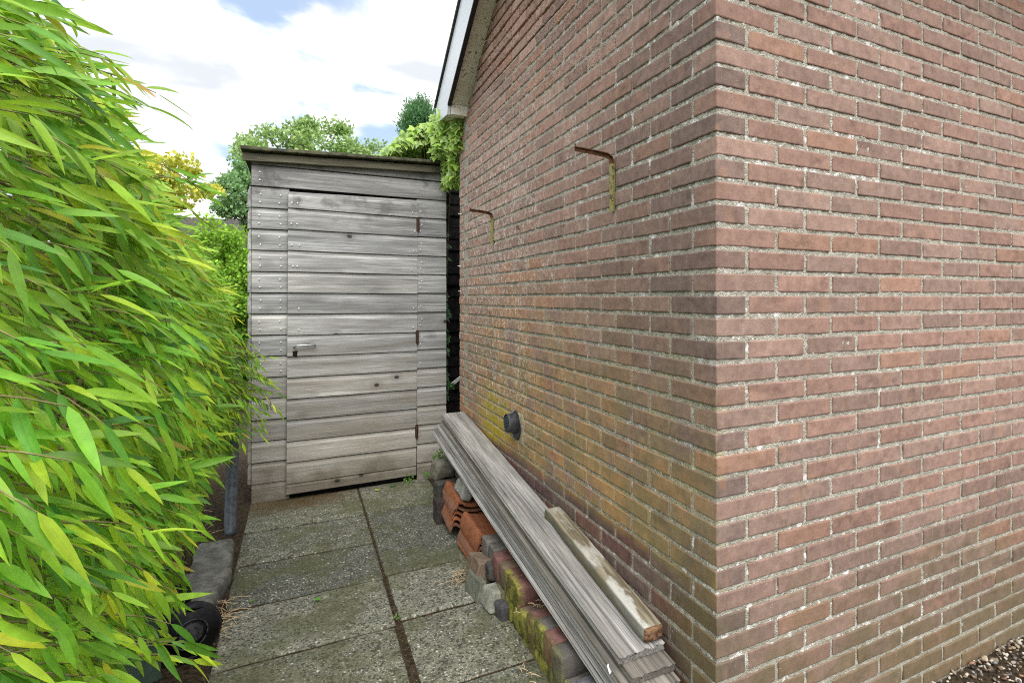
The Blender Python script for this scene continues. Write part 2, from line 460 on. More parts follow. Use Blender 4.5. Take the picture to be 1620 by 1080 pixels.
M_felt = mat_simple('mossy roof felt', (.06, .06, .045), (.13, .13, .08), 20, .95, .8, .004, .1)
M_rooftile = mat_simple('dark roof tile', (.05, .048, .045), (.10, .09, .08), 10, .8, .5, .004, .2)
M_straw = mat_simple('dry straw', (.35, .25, .13), (.55, .43, .27), 60, .8, .2, .001, .2)
M_white = mat_simple('white plastic', (.6, .62, .63), (.75, .76, .76), 30, .5, .1, .001, .4)
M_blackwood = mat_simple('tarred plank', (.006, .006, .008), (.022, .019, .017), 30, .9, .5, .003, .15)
M_render = mat_simple('pale house wall', (.38, .36, .32), (.5, .47, .42), 3, .9, .2, .002, .2)
M_glass = mat_simple('dark window glass', (.03, .035, .04), (.05, .055, .06), 1, .15, .0, .001, .5)
M_bark = mat_simple('bark', (.06, .05, .035), (.14, .12, .09), 20, .95, .7, .006, .1)
M_pebble = mat_simple('mixed pebbles', None, None, 60, .7, .3, .001, .3, src='a')

def mat_fascia():
    m, g = material('glossy bargeboard')
    P = g.pos(); a = g.noise(g.scale(P, (20, 20, 60)), 1, 3, .6); sp = g.noise(P, 26, 4, .7, .5)
    c = g.mix(g.ss(a, .3, .7), (.60, .65, .70, 1), (.70, .74, .78, 1))
    c = g.mix(g.ss(sp, .70, .73), c, (.10, .11, .13, 1))
    g.out(c, .28, None, .5); return m
def mat_soffit():
    m, g = material('stained soffit paint')
    P = g.pos(); a = g.noise(P, 9, 3, .6); sp = g.noise(P, 55, 3, .62)
    c = g.mix(g.ss(a, .35, .65), (.74, .71, .60, 1), (.84, .82, .74, 1))
    x = g.xyz(P)[0]
    dens = g.m('ADD', sp, g.m('MULTIPLY', g.ss(a, .35, .65), .06))
    c = g.mix(g.ss(dens, .645, .665, 0, .85), c, (.22, .10, .04, 1))
    g.out(c, .6, g.bump(sp, .2, .001), .3); return m
M_fascia = mat_fascia(); M_soffit = mat_soffit()

def mat_bracket():
    m, g = material('olive enamelled bracket')
    P = g.pos(); a = g.noise(P, 70, 4, .6)
    c = g.mix(g.ss(a, .52, .64), (.26, .24, .085, 1), (.075, .045, .025, 1))
    g.out(c, .5, g.bump(a, .3, .001), .4); return m
M_bracket = mat_bracket()

def mat_leaf(name, src, trans=.35, rough=.42, vein=False, spec=.35, sat=1.0):
    m, g = material(name)
    P = g.pos(); base = g.ocol() if src == 'o' else g.acol()
    a = g.noise(P, 60, 3, .6)
    c = g.mul(base, g.lin(a, .3, .7, .86, 1.16))
    if vein:
        uv = g.new('ShaderNodeUVMap').outputs[0] if False else g.acol('leafuv')
        u = g.xyz(uv)[1]
        st = g.noise(g.new('ShaderNodeCombineXYZ', {0: g.m('MULTIPLY', u, 26), 1: 0, 2: g.m('MULTIPLY', g.xyz(uv)[2], 50)}).outputs[0], 1, 1, .5)
        c = g.mul(c, g.lin(st, .3, .7, .90, 1.10))
        c = g.mix(g.ss(g.m('ABSOLUTE', g.m('SUBTRACT', u, .5)), .045, .01, 0, .4), c, g.mix(.5, c, (.42, .46, .16, 1)))
        tip = g.ss(g.m('ADD', g.xyz(uv)[0], g.lin(a, .3, .7, -.1, .1)), .9, 1.0)
        c = g.mix(g.m('MULTIPLY', tip, .5), c, (.45, .38, .14, 1))
    tc = g.mix(.5, g.mul(c, 1.25), (.34, .46, .03, 1)) if trans else None
    g.out(c, rough, None, spec, 0, trans, tc)
    return m
M_bam_o = mat_leaf('bamboo leaf', 'o', .38, .40, True)
M_bam_a = mat_leaf('bamboo leaves joined', 'a', .38, .40, True)
M_tree = mat_leaf('tree leaf', 'a', .30, .6, spec=.2)
M_ivy = mat_leaf('variegated ivy leaf', 'a', .25, .4)
M_cane = mat_simple('bamboo cane', (.13, .12, .04), (.32, .26, .12), 20, .6, .3, .001, .3)

# ================================================================== GROUND
v, f = [], []
n = 60
for i in range(n + 1):
    for j in range(n + 1):
        u = (i / n - .5) * 2; w = (j / n - .5) * 2
        x = math.copysign(abs(u) ** 3, u) * 150; y = math.copysign(abs(w) ** 3, w) * 150 + 2
        v.append((x, y, -.06 + .012 * mn.noise(Vector((x * 3, y * 3, 0)))))
for i in range(n):
    for j in range(n):
        a = i * (n + 1) + j; f.append((a, a + n + 1, a + n + 2, a + 1))
def mat_ground():
    m, g = material('ground earth and grass')
    P = g.pos(); a = g.noise(P, 2, 5, .6); b = g.noise(P, 40, 4, .6)
    c = g.mix(g.ss(a, .4, .6), (.06, .045, .03, 1), (.05, .07, .025, 1)); c = g.mul(c, g.lin(b, .3, .7, .7, 1.3))
    g.out(c, .95, g.bump(b, .8, .01), .1); return m
tag(link('ground', mesh('ground', v, f, mat_ground(), True)), kind='structure')
# finer soil bed under hedge and joints
v, f = [], []
nx_, ny_ = 130, 230
for i in range(nx_ + 1):
    for j in range(ny_ + 1):
        x = -1.9 + 3.0 * i / nx_; y = .2 + 5.2 * j / ny_
        d0 = mn.noise(Vector((x * 14, y * 14, 3))) * .010 + mn.noise(Vector((x * 45, y * 45, 1))) * .006
        if x > -.27: d0 *= .22
        base = -.008 if x > -.27 else -.012 + min(.04, (-.31 - x) * .15)
        v.append((x, y, base + d0))
for i in range(nx_):
    for j in range(ny_):
        a = i * (ny_ + 1) + j; f.append((a, a + ny_ + 1, a + ny_ + 2, a + 1))
tag(link('soil_bed', mesh('soil_bed', v, f, M_soil, True)), kind='structure')

# paving slabs
pave = empty('paving'); tag(pave, kind='structure')
def slab(x0, x1, ya, yb, seed, col, dz=0, yaw=0, sk=0):
    V, F = rbox(x1 - x0, yb - ya, .045, .007, nx=14, ny=10, nz=1, jit=.0035, js=16, seed=seed)
    V = [(px_, py_ + sk * px_, pz_) for px_, py_, pz_ in V]
    me = mesh('slab', V, F, M_slab, True)
    return link('slab', me, pave, ((x0 + x1) / 2, (ya + yb) / 2, -.0225 + dz), (random.uniform(-.003, .003), random.uniform(-.003, .003), yaw), col)
sc_ = [(c_[0] * 1.42, c_[1] * 1.47, c_[2] * 1.52) for c_ in [(.115, .113, .085), (.135, .133, .095), (.095, .095, .075), (.155, .15, .115), (.125, .125, .095), (.14, .135, .10), (.12, .12, .09)]]
yl = [4.24, 3.705, 3.262, 2.822, 2.385, 1.955, 1.52, 1.09, .66]
for i in range(len(yl) - 1):
    slab(-.275, .338 - .006 * max(0, i - 2), yl[i + 1] + .0075, yl[i] - .0075, i + 1, sc_[[1, 0, 2, 3, 5, 4, 6, 1][i]], dz=random.uniform(-.003, .002), sk=(-.03 if i in (0, 1, 2) else .0) if i < 7 else 0)
yr = [4.245, 3.725, 2.835, 2.415, 1.93, 1.50, 1.07, .64]
for i in range(len(yr) - 1):
    slab(.348 + .004 * max(0, i - 1), .80, yr[i + 1] + .0075, yr[i] - .0075, 20 + i, sc_[[1, 2, 3, 5, 4, 6, 0][i]], dz=random.uniform(-.003, .002))

# gravel bed in front of the side wall
def scatter_pebbles():
    V0, F0 = rbox(1, .72, .45, .22, 1, 1, 1)
    V0 = np.array(V0); F0 = np.array(F0)
    N = 5200
    pos = np.c_[rng.uniform(1.0, 3.9, N), 1.165 - rng.uniform(0, 1, N) ** 1.3 * 1.1, rng.uniform(-.012, .006, N)]
    sz = rng.uniform(.006, .016, N) * (1 + (rng.random(N) < .05) * .8)
    pal = np.array([(.30, .24, .17), (.19, .13, .09), (.42, .36, .27), (.12, .10, .09), (.26, .15, .09), (.20, .20, .20), (.52, .48, .40)])
    allv, allf, allc = [], [], []
    for i in range(N):
        E = np.array(Euler((rng.uniform(-.5, .5), rng.uniform(-.5, .5), rng.uniform(0, 6.28))).to_matrix())
        allv.append((V0 * sz[i] * rng.uniform(.7, 1.3, 3)) @ E.T + pos[i])
        allf.append(F0 + i * len(V0)); allc.append(np.tile(pal[rng.integers(len(pal))] * rng.uniform(.6, 1.2), (len(V0), 1)))
    return np.concatenate(allv), np.concatenate(allf), np.concatenate(allc)
v, f, c = scatter_pebbles()
tag(link('gravel', mesh('gravel', v, f, M_pebble, True, c)), kind='stuff', label='brown and grey pebbles spread along the foot of the side brick wall', cat='gravel')
v, f = [], []
for i in range(61):
    for j in range(31):
        x = .95 + 3.0 * i / 60; y = -.2 + 1.4 * j / 30
        v.append((x, y, -.018 + .008 * mn.noise(Vector((x * 20, y * 20, 0)))))
for i in range(60):
    for j in range(30):
        a = i * 31 + j; f.append((a, a + 31, a + 32, a + 1))
tag(link('gravel_earth', mesh('gravel_earth', v, f, M_soil, True)), kind='structure')

# ================================================================== BRICK OUTBUILDING
bld = empty('brick_outbuilding', (.9496, 1.1701, 0))
tag(bld, 'red brown brick outbuilding with pale mortar, seen at its near corner', 'building')
WX, WY = .9496, 1.1701                 # outer corner
YF = 3.885                             # far end of the gable wall
XE = 3.6                               # end of the side wall
PITCH = .05985
Z0 = .673 + H                          # a brick underside at the corner, stretcher to the left
def roofline(y):                       # soffit line on the gable
    return H + 1.229 + (3.682 - abs(y - 2.5275) - 2.5275) * .66 if True else 0
def local(p): return (p[0] - WX, p[1] - WY, p[2])
# mortar skin, two walls meeting in the corner, roughened geometry
REC = .0040
us, zs = [], []
s_ = 0; 
ul = [0]
while ul[-1] < YF - WY: ul.append(ul[-1] + .0055 + .004 * ul[-1])
ur = [0]
while ur[-1] < XE - WX: ur.append(ur[-1] + .0055 + .004 * ur[-1])
U = [-u for u in ul[::-1]] + ur[1:]
zz_ = np.arange(-.08, 2.50, .0062)
nz_ = len(zz_)
mv = np.zeros((len(U) * nz_, 3), dtype=np.float32)
k = 0
for u in U:
    yy = WY + REC - u if u < 0 else None
    for z in zz_:
        if u < 0:
            p = Vector((WX + .0030, WY + REC - u, z)); nrm = (-1, 0)
            zt = min(z, roofline(p.y) + .08) if z > 2.3 else z
        elif u == 0:
            p = Vector((WX + .003, WY + .004, z)); nrm = (-.7, -.7); zt = z
        else:
            p = Vector((WX + REC + u, WY + REC, z)); nrm = (0, -1); zt = z
        d_ = .0026 * mn.noise(p * 95) + .0018 * mn.noise(p * 28) + .0012 * mn.noise(p * 190)
        d_ = max(-.004, min(.0030 if u > 0 else .0009, d_))
        mv[k] = (p.x + nrm[0] * d_ - WX, p.y + nrm[1] * d_ - WY, zt); k += 1
ii = np.arange(len(U) - 1)[:, None] * nz_ + np.arange(nz_ - 1)[None, :]
ii = ii.ravel()
mf = np.stack([ii, ii + nz_, ii + nz_ + 1, ii + 1], 1)
wall = link('wall', mesh('mortar_joints', mv, mf, M_mortar, True), bld)
# solid core behind, gable shaped
core = MB()
yc = 2.5275
prof = [(WY + .02, -.2), (YF - .01, -.2), (YF - .01, 2.36), (yc, 3.30), (WY + .02, 2.36)]
core.prism([(a - WY, b) for a, b in prof], .02, XE - WX)
core.link('wall_core', M_mortar, bld)

# brick meshes
def brick_mesh(L, Wd, name, mat, seed, rough):
    if rough: V, F = rbox(L, Wd, .0475, .005, nx=12, ny=4, nz=4, jit=.0034, js=60, seed=seed)
    else: V, F = rbox(L, Wd, .0475, .0035, nx=9, ny=2, nz=2, jit=.0017, js=26, seed=seed)
    return V, F
BV = {}
for rough in (0, 1):
    for kind, (L, Wd) in {'s': (.2075, .10), 'h': (.10, .10)}.items():
        BV[rough, kind] = []
        for q in range(6):
            V, F = brick_mesh(L, Wd, 'brick', None, q * 3 + rough * 50 + 1, rough)
            BV[rough, kind].append((V, F, mesh('brick', V, F, M_brick_ro if rough else M_brick_o)))
PAL = [((.34, .195, .155), 7), ((.37, .225, .182), 5), ((.31, .19, .155), 5), ((.37, .205, .15), 1), ((.295, .185, .152), 2), ((.34, .215, .175), 3)]
PALW = [w for _, w in PAL]
def bcol(x, y, z, face):
    c = np.array(random.choices([p for p, _ in PAL], PALW)[0]) * np.array((.91, .97, .965)) * random.uniform(.9, 1.1)
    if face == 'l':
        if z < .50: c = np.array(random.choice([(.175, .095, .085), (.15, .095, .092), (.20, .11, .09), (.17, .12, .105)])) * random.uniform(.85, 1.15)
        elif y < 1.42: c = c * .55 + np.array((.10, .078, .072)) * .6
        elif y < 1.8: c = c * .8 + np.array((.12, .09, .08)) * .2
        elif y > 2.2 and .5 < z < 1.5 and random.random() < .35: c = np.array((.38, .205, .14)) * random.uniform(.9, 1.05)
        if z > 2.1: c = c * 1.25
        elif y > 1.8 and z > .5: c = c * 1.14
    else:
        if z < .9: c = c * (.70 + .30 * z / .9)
    return tuple(c)
bricks = []                             # (mat4, kind, rough, colour)
nmin = int(math.ceil((Z0 + .3) / PITCH))
for n in range(-21, 45):
    zb = Z0 - n * PITCH; z = zb + .025
    if z < -.06: continue
    a_course = (n % 2 == 0)              # stretcher along the gable wall at the corner
    # gable wall
    y = WY if a_course else WY + .1 + .0
    first = True
    while y < YF + .05:
        if first and not a_course:
            # the corner brick is the side wall's stretcher, its end shows here
            y = WY + .10 + .0115; first = False; continue
        L = .2075 if not (False) else .1
        yy = y + L / 2
        kind = 's'
        if y + L > YF - .02:
            if YF - y < .06: break
            kind = 'h'; yy = y + .05
            if YF - y > .16: yy = YF - .05 - .0; 
        first = False
        if zb < roofline(yy) + .03 and not (zb > 2.42 + H - H + 0 and False):
            rough = 1 if (z > 2.13 + .06 * mn.noise(Vector((yy * 3, 0, 0))) and yy > 1.62 and random.random() < .85) else 0
            jx = random.uniform(-.0024, .0008)
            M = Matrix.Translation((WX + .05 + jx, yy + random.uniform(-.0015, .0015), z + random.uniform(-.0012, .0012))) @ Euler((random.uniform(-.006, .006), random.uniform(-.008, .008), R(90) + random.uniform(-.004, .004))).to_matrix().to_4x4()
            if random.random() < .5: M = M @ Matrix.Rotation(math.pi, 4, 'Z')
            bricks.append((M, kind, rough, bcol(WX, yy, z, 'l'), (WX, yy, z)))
        y += .2075 + .0115
    # side wall
    if z < 2.53:
        x = WX if not a_course else WX + .10 + .0115
        while x < XE - .1:
            xx = x + .2075 / 2
            jy = random.uniform(-.0012, .0018)
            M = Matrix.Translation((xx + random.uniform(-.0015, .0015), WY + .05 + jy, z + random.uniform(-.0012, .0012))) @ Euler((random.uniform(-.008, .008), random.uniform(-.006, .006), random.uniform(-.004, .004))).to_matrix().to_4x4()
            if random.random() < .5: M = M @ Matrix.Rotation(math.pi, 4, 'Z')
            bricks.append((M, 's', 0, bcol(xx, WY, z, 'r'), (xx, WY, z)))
            x += .2075 + .0115
ss_, cc_ = math.sin(.4994), math.cos(.4994)
def proj(p):
    zc = p[0] * ss_ + p[1] * cc_
    if zc < .05: return None
    return 967.4 + 901.9 * (p[0] * cc_ - p[1] * ss_) / zc, 470.66 - 901.9 * (p[2] - H) / zc, zc
def shown(p, m=0):
    q = proj(p)
    return q is not None and -m < q[0] < 1620 + m and -m < q[1] < 1080 + m
def facing(b):
    M, kind, rough, c, p = b
    q = proj(p)
    if not shown(p, 15): return 1e9
    zc = q[2]
    # projected area of the face in view
    if abs(p[0] - WX) < 1e-6: w = abs(proj((WX, p[1] + .1, p[2]))[0] - proj((WX, p[1] - .1, p[2]))[0])
    else: w = abs(proj((p[0] + .1, WY, p[2]))[0] - proj((p[0] - .1, WY, p[2]))[0])
    return -w / zc
bricks.sort(key=facing)
BI = Matrix.Translation((-WX, -WY, 0))
stuff = {0: MB(), 1: MB()}
for i, (M, kind, rough, c, p) in enumerate(bricks):
    V, F, me = random.choice(BV[rough, kind])
    if i < 300:
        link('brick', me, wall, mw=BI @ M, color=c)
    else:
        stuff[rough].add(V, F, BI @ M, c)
for k_, mb in stuff.items():
    if mb.v:
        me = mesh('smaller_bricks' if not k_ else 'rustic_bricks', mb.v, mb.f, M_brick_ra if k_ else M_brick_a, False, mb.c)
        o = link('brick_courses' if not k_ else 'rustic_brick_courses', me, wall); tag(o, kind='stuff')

# gable verge: bargeboard, soffit, boxed eaves, roof
XB = .845
def mirror(poly): return [(2 * yc - a, b) for a, b in poly][::-1]
lowP = (3.701, H + 1.238); pkL = (yc, H + 1.238 + (3.701 - yc) * .60); pkU = (yc, H + 1.315 + (4.063 - yc) * .615)
bp = [(4.083, H + 1.206), (4.063, H + 1.315), pkU, pkL, lowP, (3.719, H + 1.176)]
for poly in (bp, mirror(bp)):
    mb = MB(); mb.prism([(a - WY, b) for a, b in poly], XB - .018 - WX, XB - WX); mb.link('bargeboard', M_fascia, bld)
edge = [(3.70, lowP[1] - .012), (3.70, lowP[1]), pkL, (pkL[0], pkL[1] - .014)]
for poly in (edge, mirror(edge)):
    mb = MB(); mb.prism([(a - WY, b) for a, b in poly], XB - .021 - WX, XB + .004 - WX); mb.link('bargeboard_trim', M_black, bld)
top = [(4.075, H + 1.318), (4.075, H + 1.336), (yc, pkU[1] + .03), (yc, pkU[1] + .003)]
for poly in (top, mirror(top)):
    mb = MB(); mb.prism([(a - WY, b) for a, b in poly], XB - .03 - WX, XB + .03 - WX); mb.link('roof_edge_trim', M_rooftile, bld)
so = [(3.70, H + 1.244), (3.70, H + 1.262), (yc, H + 1.262 + (3.70 - yc) * .63), (yc, H + 1.244 + (3.70 - yc) * .63)]
for poly in (so, mirror(so)):
    mb = MB(); mb.prism([(a - WY, b) for a, b in poly], XB + .0045 - WX, WX + .02 - WX); mb.link('soffit', M_soffit, bld)
eb = [(3.705, H + 1.178), (4.07, H + 1.203), (4.05, H + 1.30), (3.705, H + 1.256)]
for poly in (eb, [(a, b + .13) for a, b in mirror(eb)]):
    mb = MB(); mb.prism([(a - WY, b) for a, b in poly], XB + .003 - WX, XE - WX + .05); mb.link('boxed_eave', M_soffit, bld)
for sgn in (1, -1):
    rp = [(4.06, H + 1.30), (4.06, H + 1.32), (yc, pkU[1] + .02), (yc, pkU[1] - .04)]
    if sgn < 0: rp = mirror(rp)
    mb = MB(); mb.prism([(a - WY, b) for a, b in rp], XB + .002 - WX, XE - WX + .1); mb.link('roof', M_rooftile, bld)
rt = MB()
for sgn in (1, -1):
    for r_ in range(6):
        t0 = r_ / 6
        ya = 4.09 - (4.09 - yc) * t0; yb = 4.09 - (4.09 - yc) * (t0 + 1 / 6) - .03
        za = H + 1.335 + (4.06 - ya) * .62; zb = H + 1.335 + (4.06 - yb) * .62
        if sgn < 0: ya, yb = 2 * yc - ya, 2 * yc - yb
        for q in range(12):
            x0 = XB + q * .235 - WX
            V = [(x0, ya - WY, za + .012), (x0 + .06, ya - WY, za + .05), (x0 + .12, ya - WY, za + .02), (x0 + .23, ya - WY, za + .02),
                 (x0, yb - WY, zb - .005), (x0 + .06, yb - WY, zb + .03), (x0 + .12, yb - WY, zb), (x0 + .23, yb - WY, zb)]
            V += [(a, b, c_ - .018) for a, b, c_ in V]
            rt.add(V, [(0, 1, 5, 4), (1, 2, 6, 5), (2, 3, 7, 6), (8, 12, 13, 9), (9, 13, 14, 10), (10, 14, 15, 11), (0, 8, 9, 1), (1, 9, 10, 2), (2, 10, 11, 3), (3, 11, 15, 7), (0, 4, 12, 8), (4, 5, 13, 12), (5, 6, 14, 13), (6, 7, 15, 14)])
o = rt.link('roof_tiles', M_rooftile, bld); tag(o, kind='stuff')

# ================================================================== SHED
SX0, SX1, SY = -.271, .934, 4.25
shed = empty('garden_shed', (SX0, SY, 0))
tag(shed, 'small grey weathered wooden shed with a lean-to roof and a slightly open plank door', 'shed')
def plank_mesh(L, Hh, seed, topcut=(0, 0)):
    """shiplap: thick lower face, cove near the top. local: x length, -y outward, z up from 0"""
    prof = [(0, 0), (-.0165, 0), (-.0182, .0025), (-.0178, Hh * .66), (-.0172, Hh * .76), (-.0140, Hh * .81), (-.0105, Hh * .87), (-.0092, Hh * .92), (-.0090, Hh - .005), (-.001, Hh - .005), (-.001, Hh), (0, Hh)]
    nseg = max(3, int(L / .06)); V = []; F = []
    off = seed * 3.7
    for i in range(nseg + 1):
        x = L * i / nseg
        for a, b in prof:
            jz = .0016 * mn.noise(Vector((x * 3 + off, b * 4, seed))) ; jy = .0016 * mn.noise(Vector((x * 4, b * 12, off))) if a < 0 else 0
            zt = b
            if topcut != (0, 0) and b > Hh * .5: zt = b + topcut[0] + (topcut[1] - topcut[0]) * x / L
            V.append((x, a + jy, zt + jz))
    m_ = len(prof)
    for i in range(nseg):
        for j in range(m_):
            F.append((i * m_ + j, i * m_ + (j + 1) % m_, (i + 1) * m_ + (j + 1) % m_, (i + 1) * m_ + j))
    F.append(tuple(range(m_))[::-1]); F.append(tuple(nseg * m_ + j for j in range(m_)))
    me = mesh('plank', V, F, M_plank)
    bm = bmesh.new(); bm.from_mesh(me); bmesh.ops.recalc_face_normals(bm, faces=bm.faces); bm.to_mesh(me); bm.free()
    return me
PT = .1345
def pcol():
    s = random.uniform(.85, 1.15); b = np.array(random.choice([(.40, .40, .39), (.37, .37, .365), (.44, .435, .42), (.33, .332, .335)]))
    return tuple(b * s)
DX0, DX1 = -.084 - SX0, .722 - SX0
hi = .705 + H                               # underside of the header boards
z = hi - PT; k = 0
nails = MB(); 
def nail(x, z, y=-.0225):
    V, F = rbox(.0085, .004, .0085, .0015)
    nails.add(V, F, Matrix.Translation((x, y, z)))
while z > -.14:
    zz0 = max(z, -.01); hh = z + PT - zz0
    if hh > .02:
        link('plank', plank_mesh(DX0 + .02, hh + .004 if hh < PT - .01 else PT - .001, k), shed, (0, 0, zz0), color=pcol())
        link('plank', plank_mesh(SX1 - SX0 - DX1 - .007, hh + .004 if hh < PT - .01 else PT - .001, k + 40), shed, (DX1 + .007, 0, zz0 + random.uniform(-.002, .002)), color=pcol())
        if hh > .1 and z > .75:
            for xx in (.045, DX0 - .03):
                nail(xx + random.uniform(-.005, .005), zz0 + .035); nail(xx + random.uniform(-.005, .005), zz0 + .085)
            nail(DX1 + .03, zz0 + .04)
            if random.random() < .6: nail(DX1 + .04, zz0 + .085)
    z -= PT; k += 1
WT = SX1 - SX0
link('plank', plank_mesh(WT, .134, 90), shed, (0, 0, hi + .002), (0, -.0, 0), color=(.33, .325, .32))
link('plank', plank_mesh(WT, .06, 91, (-.0, .05)), shed, (0, 0, hi + .139), color=(.27, .265, .26))
for xx in (.045, WT - .035):
    nail(xx, hi + .04); nail(xx, hi + .09); nail(xx, hi + .165)
# corner strip of the shed, side wall and back
mb = MB(); mb.box(-.004, WT + .004, .004, .9, .0, hi + .16, r=.004); mb.link('shed_body', M_blackwood, shed)
nails.link('nail_heads', M_nail, shed)['kind'] = 'stuff'
for k in range(15):                      # side wall boards, left side
    zb = hi - PT * (k + 1)
    if zb < -.02: break
    me = plank_mesh(.9, PT - .001, 120 + k)
    link('plank', me, shed, (-.004, .9, zb), (0, 0, R(-90)), color=pcol())
# roof: boards with a fascia edge tilted a little
roof = MB(); V, F = rbox(WT + .10, 1.15, .022, .004, nx=12, ny=4, nz=1, jit=.003, js=9, seed=4)
roof.add(V, F, Matrix.Translation((WT / 2 - .005, .48, H + .948)) @ Matrix.Rotation(-.038, 4, 'Y'))
rf = roof.link('roof', M_felt, shed)
fa = MB(); V, F = rbox(WT + .085, .020, .050, .003, nx=14, ny=1, nz=1, jit=.0025, js=7, seed=2)
fa.add(V, F, Matrix.Translation((WT / 2 - .005, -.045, H + .900)) @ Matrix.Rotation(-.038, 4, 'Y') @ Matrix.Rotation(R(-6), 4, 'X'))
fa.link('roof_fascia', M_roofwood, shed, color=(.15, .14, .10))
# door (a hair open at its free, left edge; hinges at the right)
DW = DX1 - DX0 - .002; 
door = empty('door'); door.parent = shed
door.location = (DX1, -.004, 0); door.rotation_euler = (0, .006, R(3.2))
DB = .030
z = DB; k = 0; heights = [.066] + [.1358] * 13 + [.127]
ztot = 0
for k, hh in enumerate(heights):
    last = k == len(heights) - 1
    me = plank_mesh(DW, hh + (0 if k else .003), 200 + k, (-.022, .000) if last else (0, 0))
    link('plank', me, door, (-DW, 0, z), color=pcol()); 
    for xx in (.02, .055, DW - .03):
        if z > .95 and random.random() < .8: 
            nn = MB(); V, F = rbox(.0085, .004, .0085, .0015); nn.add(V, F); nn.link('nail', M_nail, door, loc=(-DW + xx + random.uniform(-.01, .01), -.0225, z + hh * .26))
    z += hh
print('door top', z, 'header', hi)
mb = MB(); mb.box(-DW, 0, .002, .022, DB + .01, z - .03); mb.link('door_frame', M_blackwood, door)
hd = MB(); hx = -DW + .035; hz = H - .312
hd.tube([(hx, -.018, hz - .006), (hx + .004, -.04, hz - .004), (hx + .02, -.048, hz), (hx + .10, -.048, hz + .002), (hx + .118, -.038, hz + .002), (hx + .12, -.018, hz + .002)], .0055, 8)
hd.link('handle', M_steel, door, True)
kh = MB(); kh.box(hx - .006, hx + .022, -.0205, -.016, hz - .068, hz - .035, r=.002, jit=.004, js=60, nx=3, nz=3); kh.link('keyhole', M_dark, door)
for zz1 in (H + .52, H - .28, H - .95):
    hg = MB(); hg.box(-.010, .010, -.026, -.012, zz1 - .045, zz1 + .045, r=.003); hg.tube([(0, -.027, zz1 - .05), (0, -.027, zz1 + .05)], .006, 8)
    hg.link('hinge', M_hinge, door)

# ================================================================== SKY-SIDE BACKGROUND: tarred fence in the gap
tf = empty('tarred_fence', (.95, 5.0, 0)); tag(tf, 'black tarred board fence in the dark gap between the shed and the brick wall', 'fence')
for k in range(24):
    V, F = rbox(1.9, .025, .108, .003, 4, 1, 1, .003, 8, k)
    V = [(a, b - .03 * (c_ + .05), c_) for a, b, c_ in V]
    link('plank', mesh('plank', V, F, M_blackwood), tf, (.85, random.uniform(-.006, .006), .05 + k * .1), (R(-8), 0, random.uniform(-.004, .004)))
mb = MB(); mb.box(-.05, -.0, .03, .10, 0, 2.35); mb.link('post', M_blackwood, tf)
tg = MB(); tg.box(.0, .28, 0, .004, 0, .028); o = tg.link('metal_strip', M_white, loc=(.965, 4.32, .60), rot=(R(10), R(-38), 0))
tag(o, 'short white strip leaning in the gap between shed and brick wall', 'strip')

# ================================================================== LUMBER
FAR = Vector((.862, 3.72, .552)); NEAR = Vector((.848, 1.365, .302))
ax_y = (FAR - NEAR).normalized(); ax_x = Vector((1, 0, 0)); ax_x = (ax_x - ax_y * ax_x.dot(ax_y)).normalized(); ax_z = ax_x.cross(ax_y)
LF = Matrix((( ax_x.x, ax_y.x, ax_z.x, NEAR.x), (ax_x.y, ax_y.y, ax_z.y, NEAR.y), (ax_x.z, ax_y.z, ax_z.z, NEAR.z), (0, 0, 0, 1)))
LL = (FAR - NEAR).length
def board_mesh(Wd, T, L, seed, ridges=7, groove=.0028, rag=.0):
    """x width, y length, z down from 0; grooved top, long sides bevelled"""
    prof = []
    nrd = ridges * 4
    for i in range(nrd + 1):
        t = i / nrd; zt = -groove * (.5 - .5 * math.cos(2 * math.pi * t * ridges)) if ridges else 0
        prof.append((-Wd / 2 + .003 + (Wd - .006) * t, zt))
    prof += [(Wd / 2, -.004), (Wd / 2 - .004, -T * .5), (Wd / 2, -T + .003), (Wd / 2 - .003, -T), (-Wd / 2 + .003, -T), (-Wd / 2, -T + .003), (-Wd / 2 + .0045, -T * .5), (-Wd / 2, -.004)]
    ns = 46; V = []; F = []; m_ = len(prof)
    for i in range(ns + 1):
        y = L * i / ns
        bx = .003 * mn.noise(Vector((y * .8, seed * 2.3, 0))); bz = .0025 * mn.noise(Vector((y * .9, 5, seed * 1.7)))
        for j, (a, b) in enumerate(prof):
            ye = y
            if i == 0: ye = y + rag * (mn.noise(Vector((a * 55, seed, 0))) * 1.0 + (.5 if j > nrd else 0))
            V.append((a + bx + .0007 * mn.noise(Vector((y * 20, j * .9, seed))), ye, b + bz + .0012 * mn.noise(Vector((y * 9, j * .7, seed + 3)))))
    for i in range(ns):
        for j in range(m_):
            F.append((i * m_ + j, i * m_ + (j + 1) % m_, (i + 1) * m_ + (j + 1) % m_, (i + 1) * m_ + j))
    F.append(tuple(range(m_))[::-1]); F.append(tuple(ns * m_ + j for j in range(m_)))
    me = mesh('deck_board', V, F, M_deck, True)
    bm = bmesh.new(); bm.from_mesh(me); bmesh.ops.recalc_face_normals(bm, faces=bm.faces); bm.to_mesh(me); bm.free()
    try: me.set_sharp_from_angle(angle=R(35))
    except Exception: pass
    return me
GRPB = 'weathered deck boards piled along the brick wall'
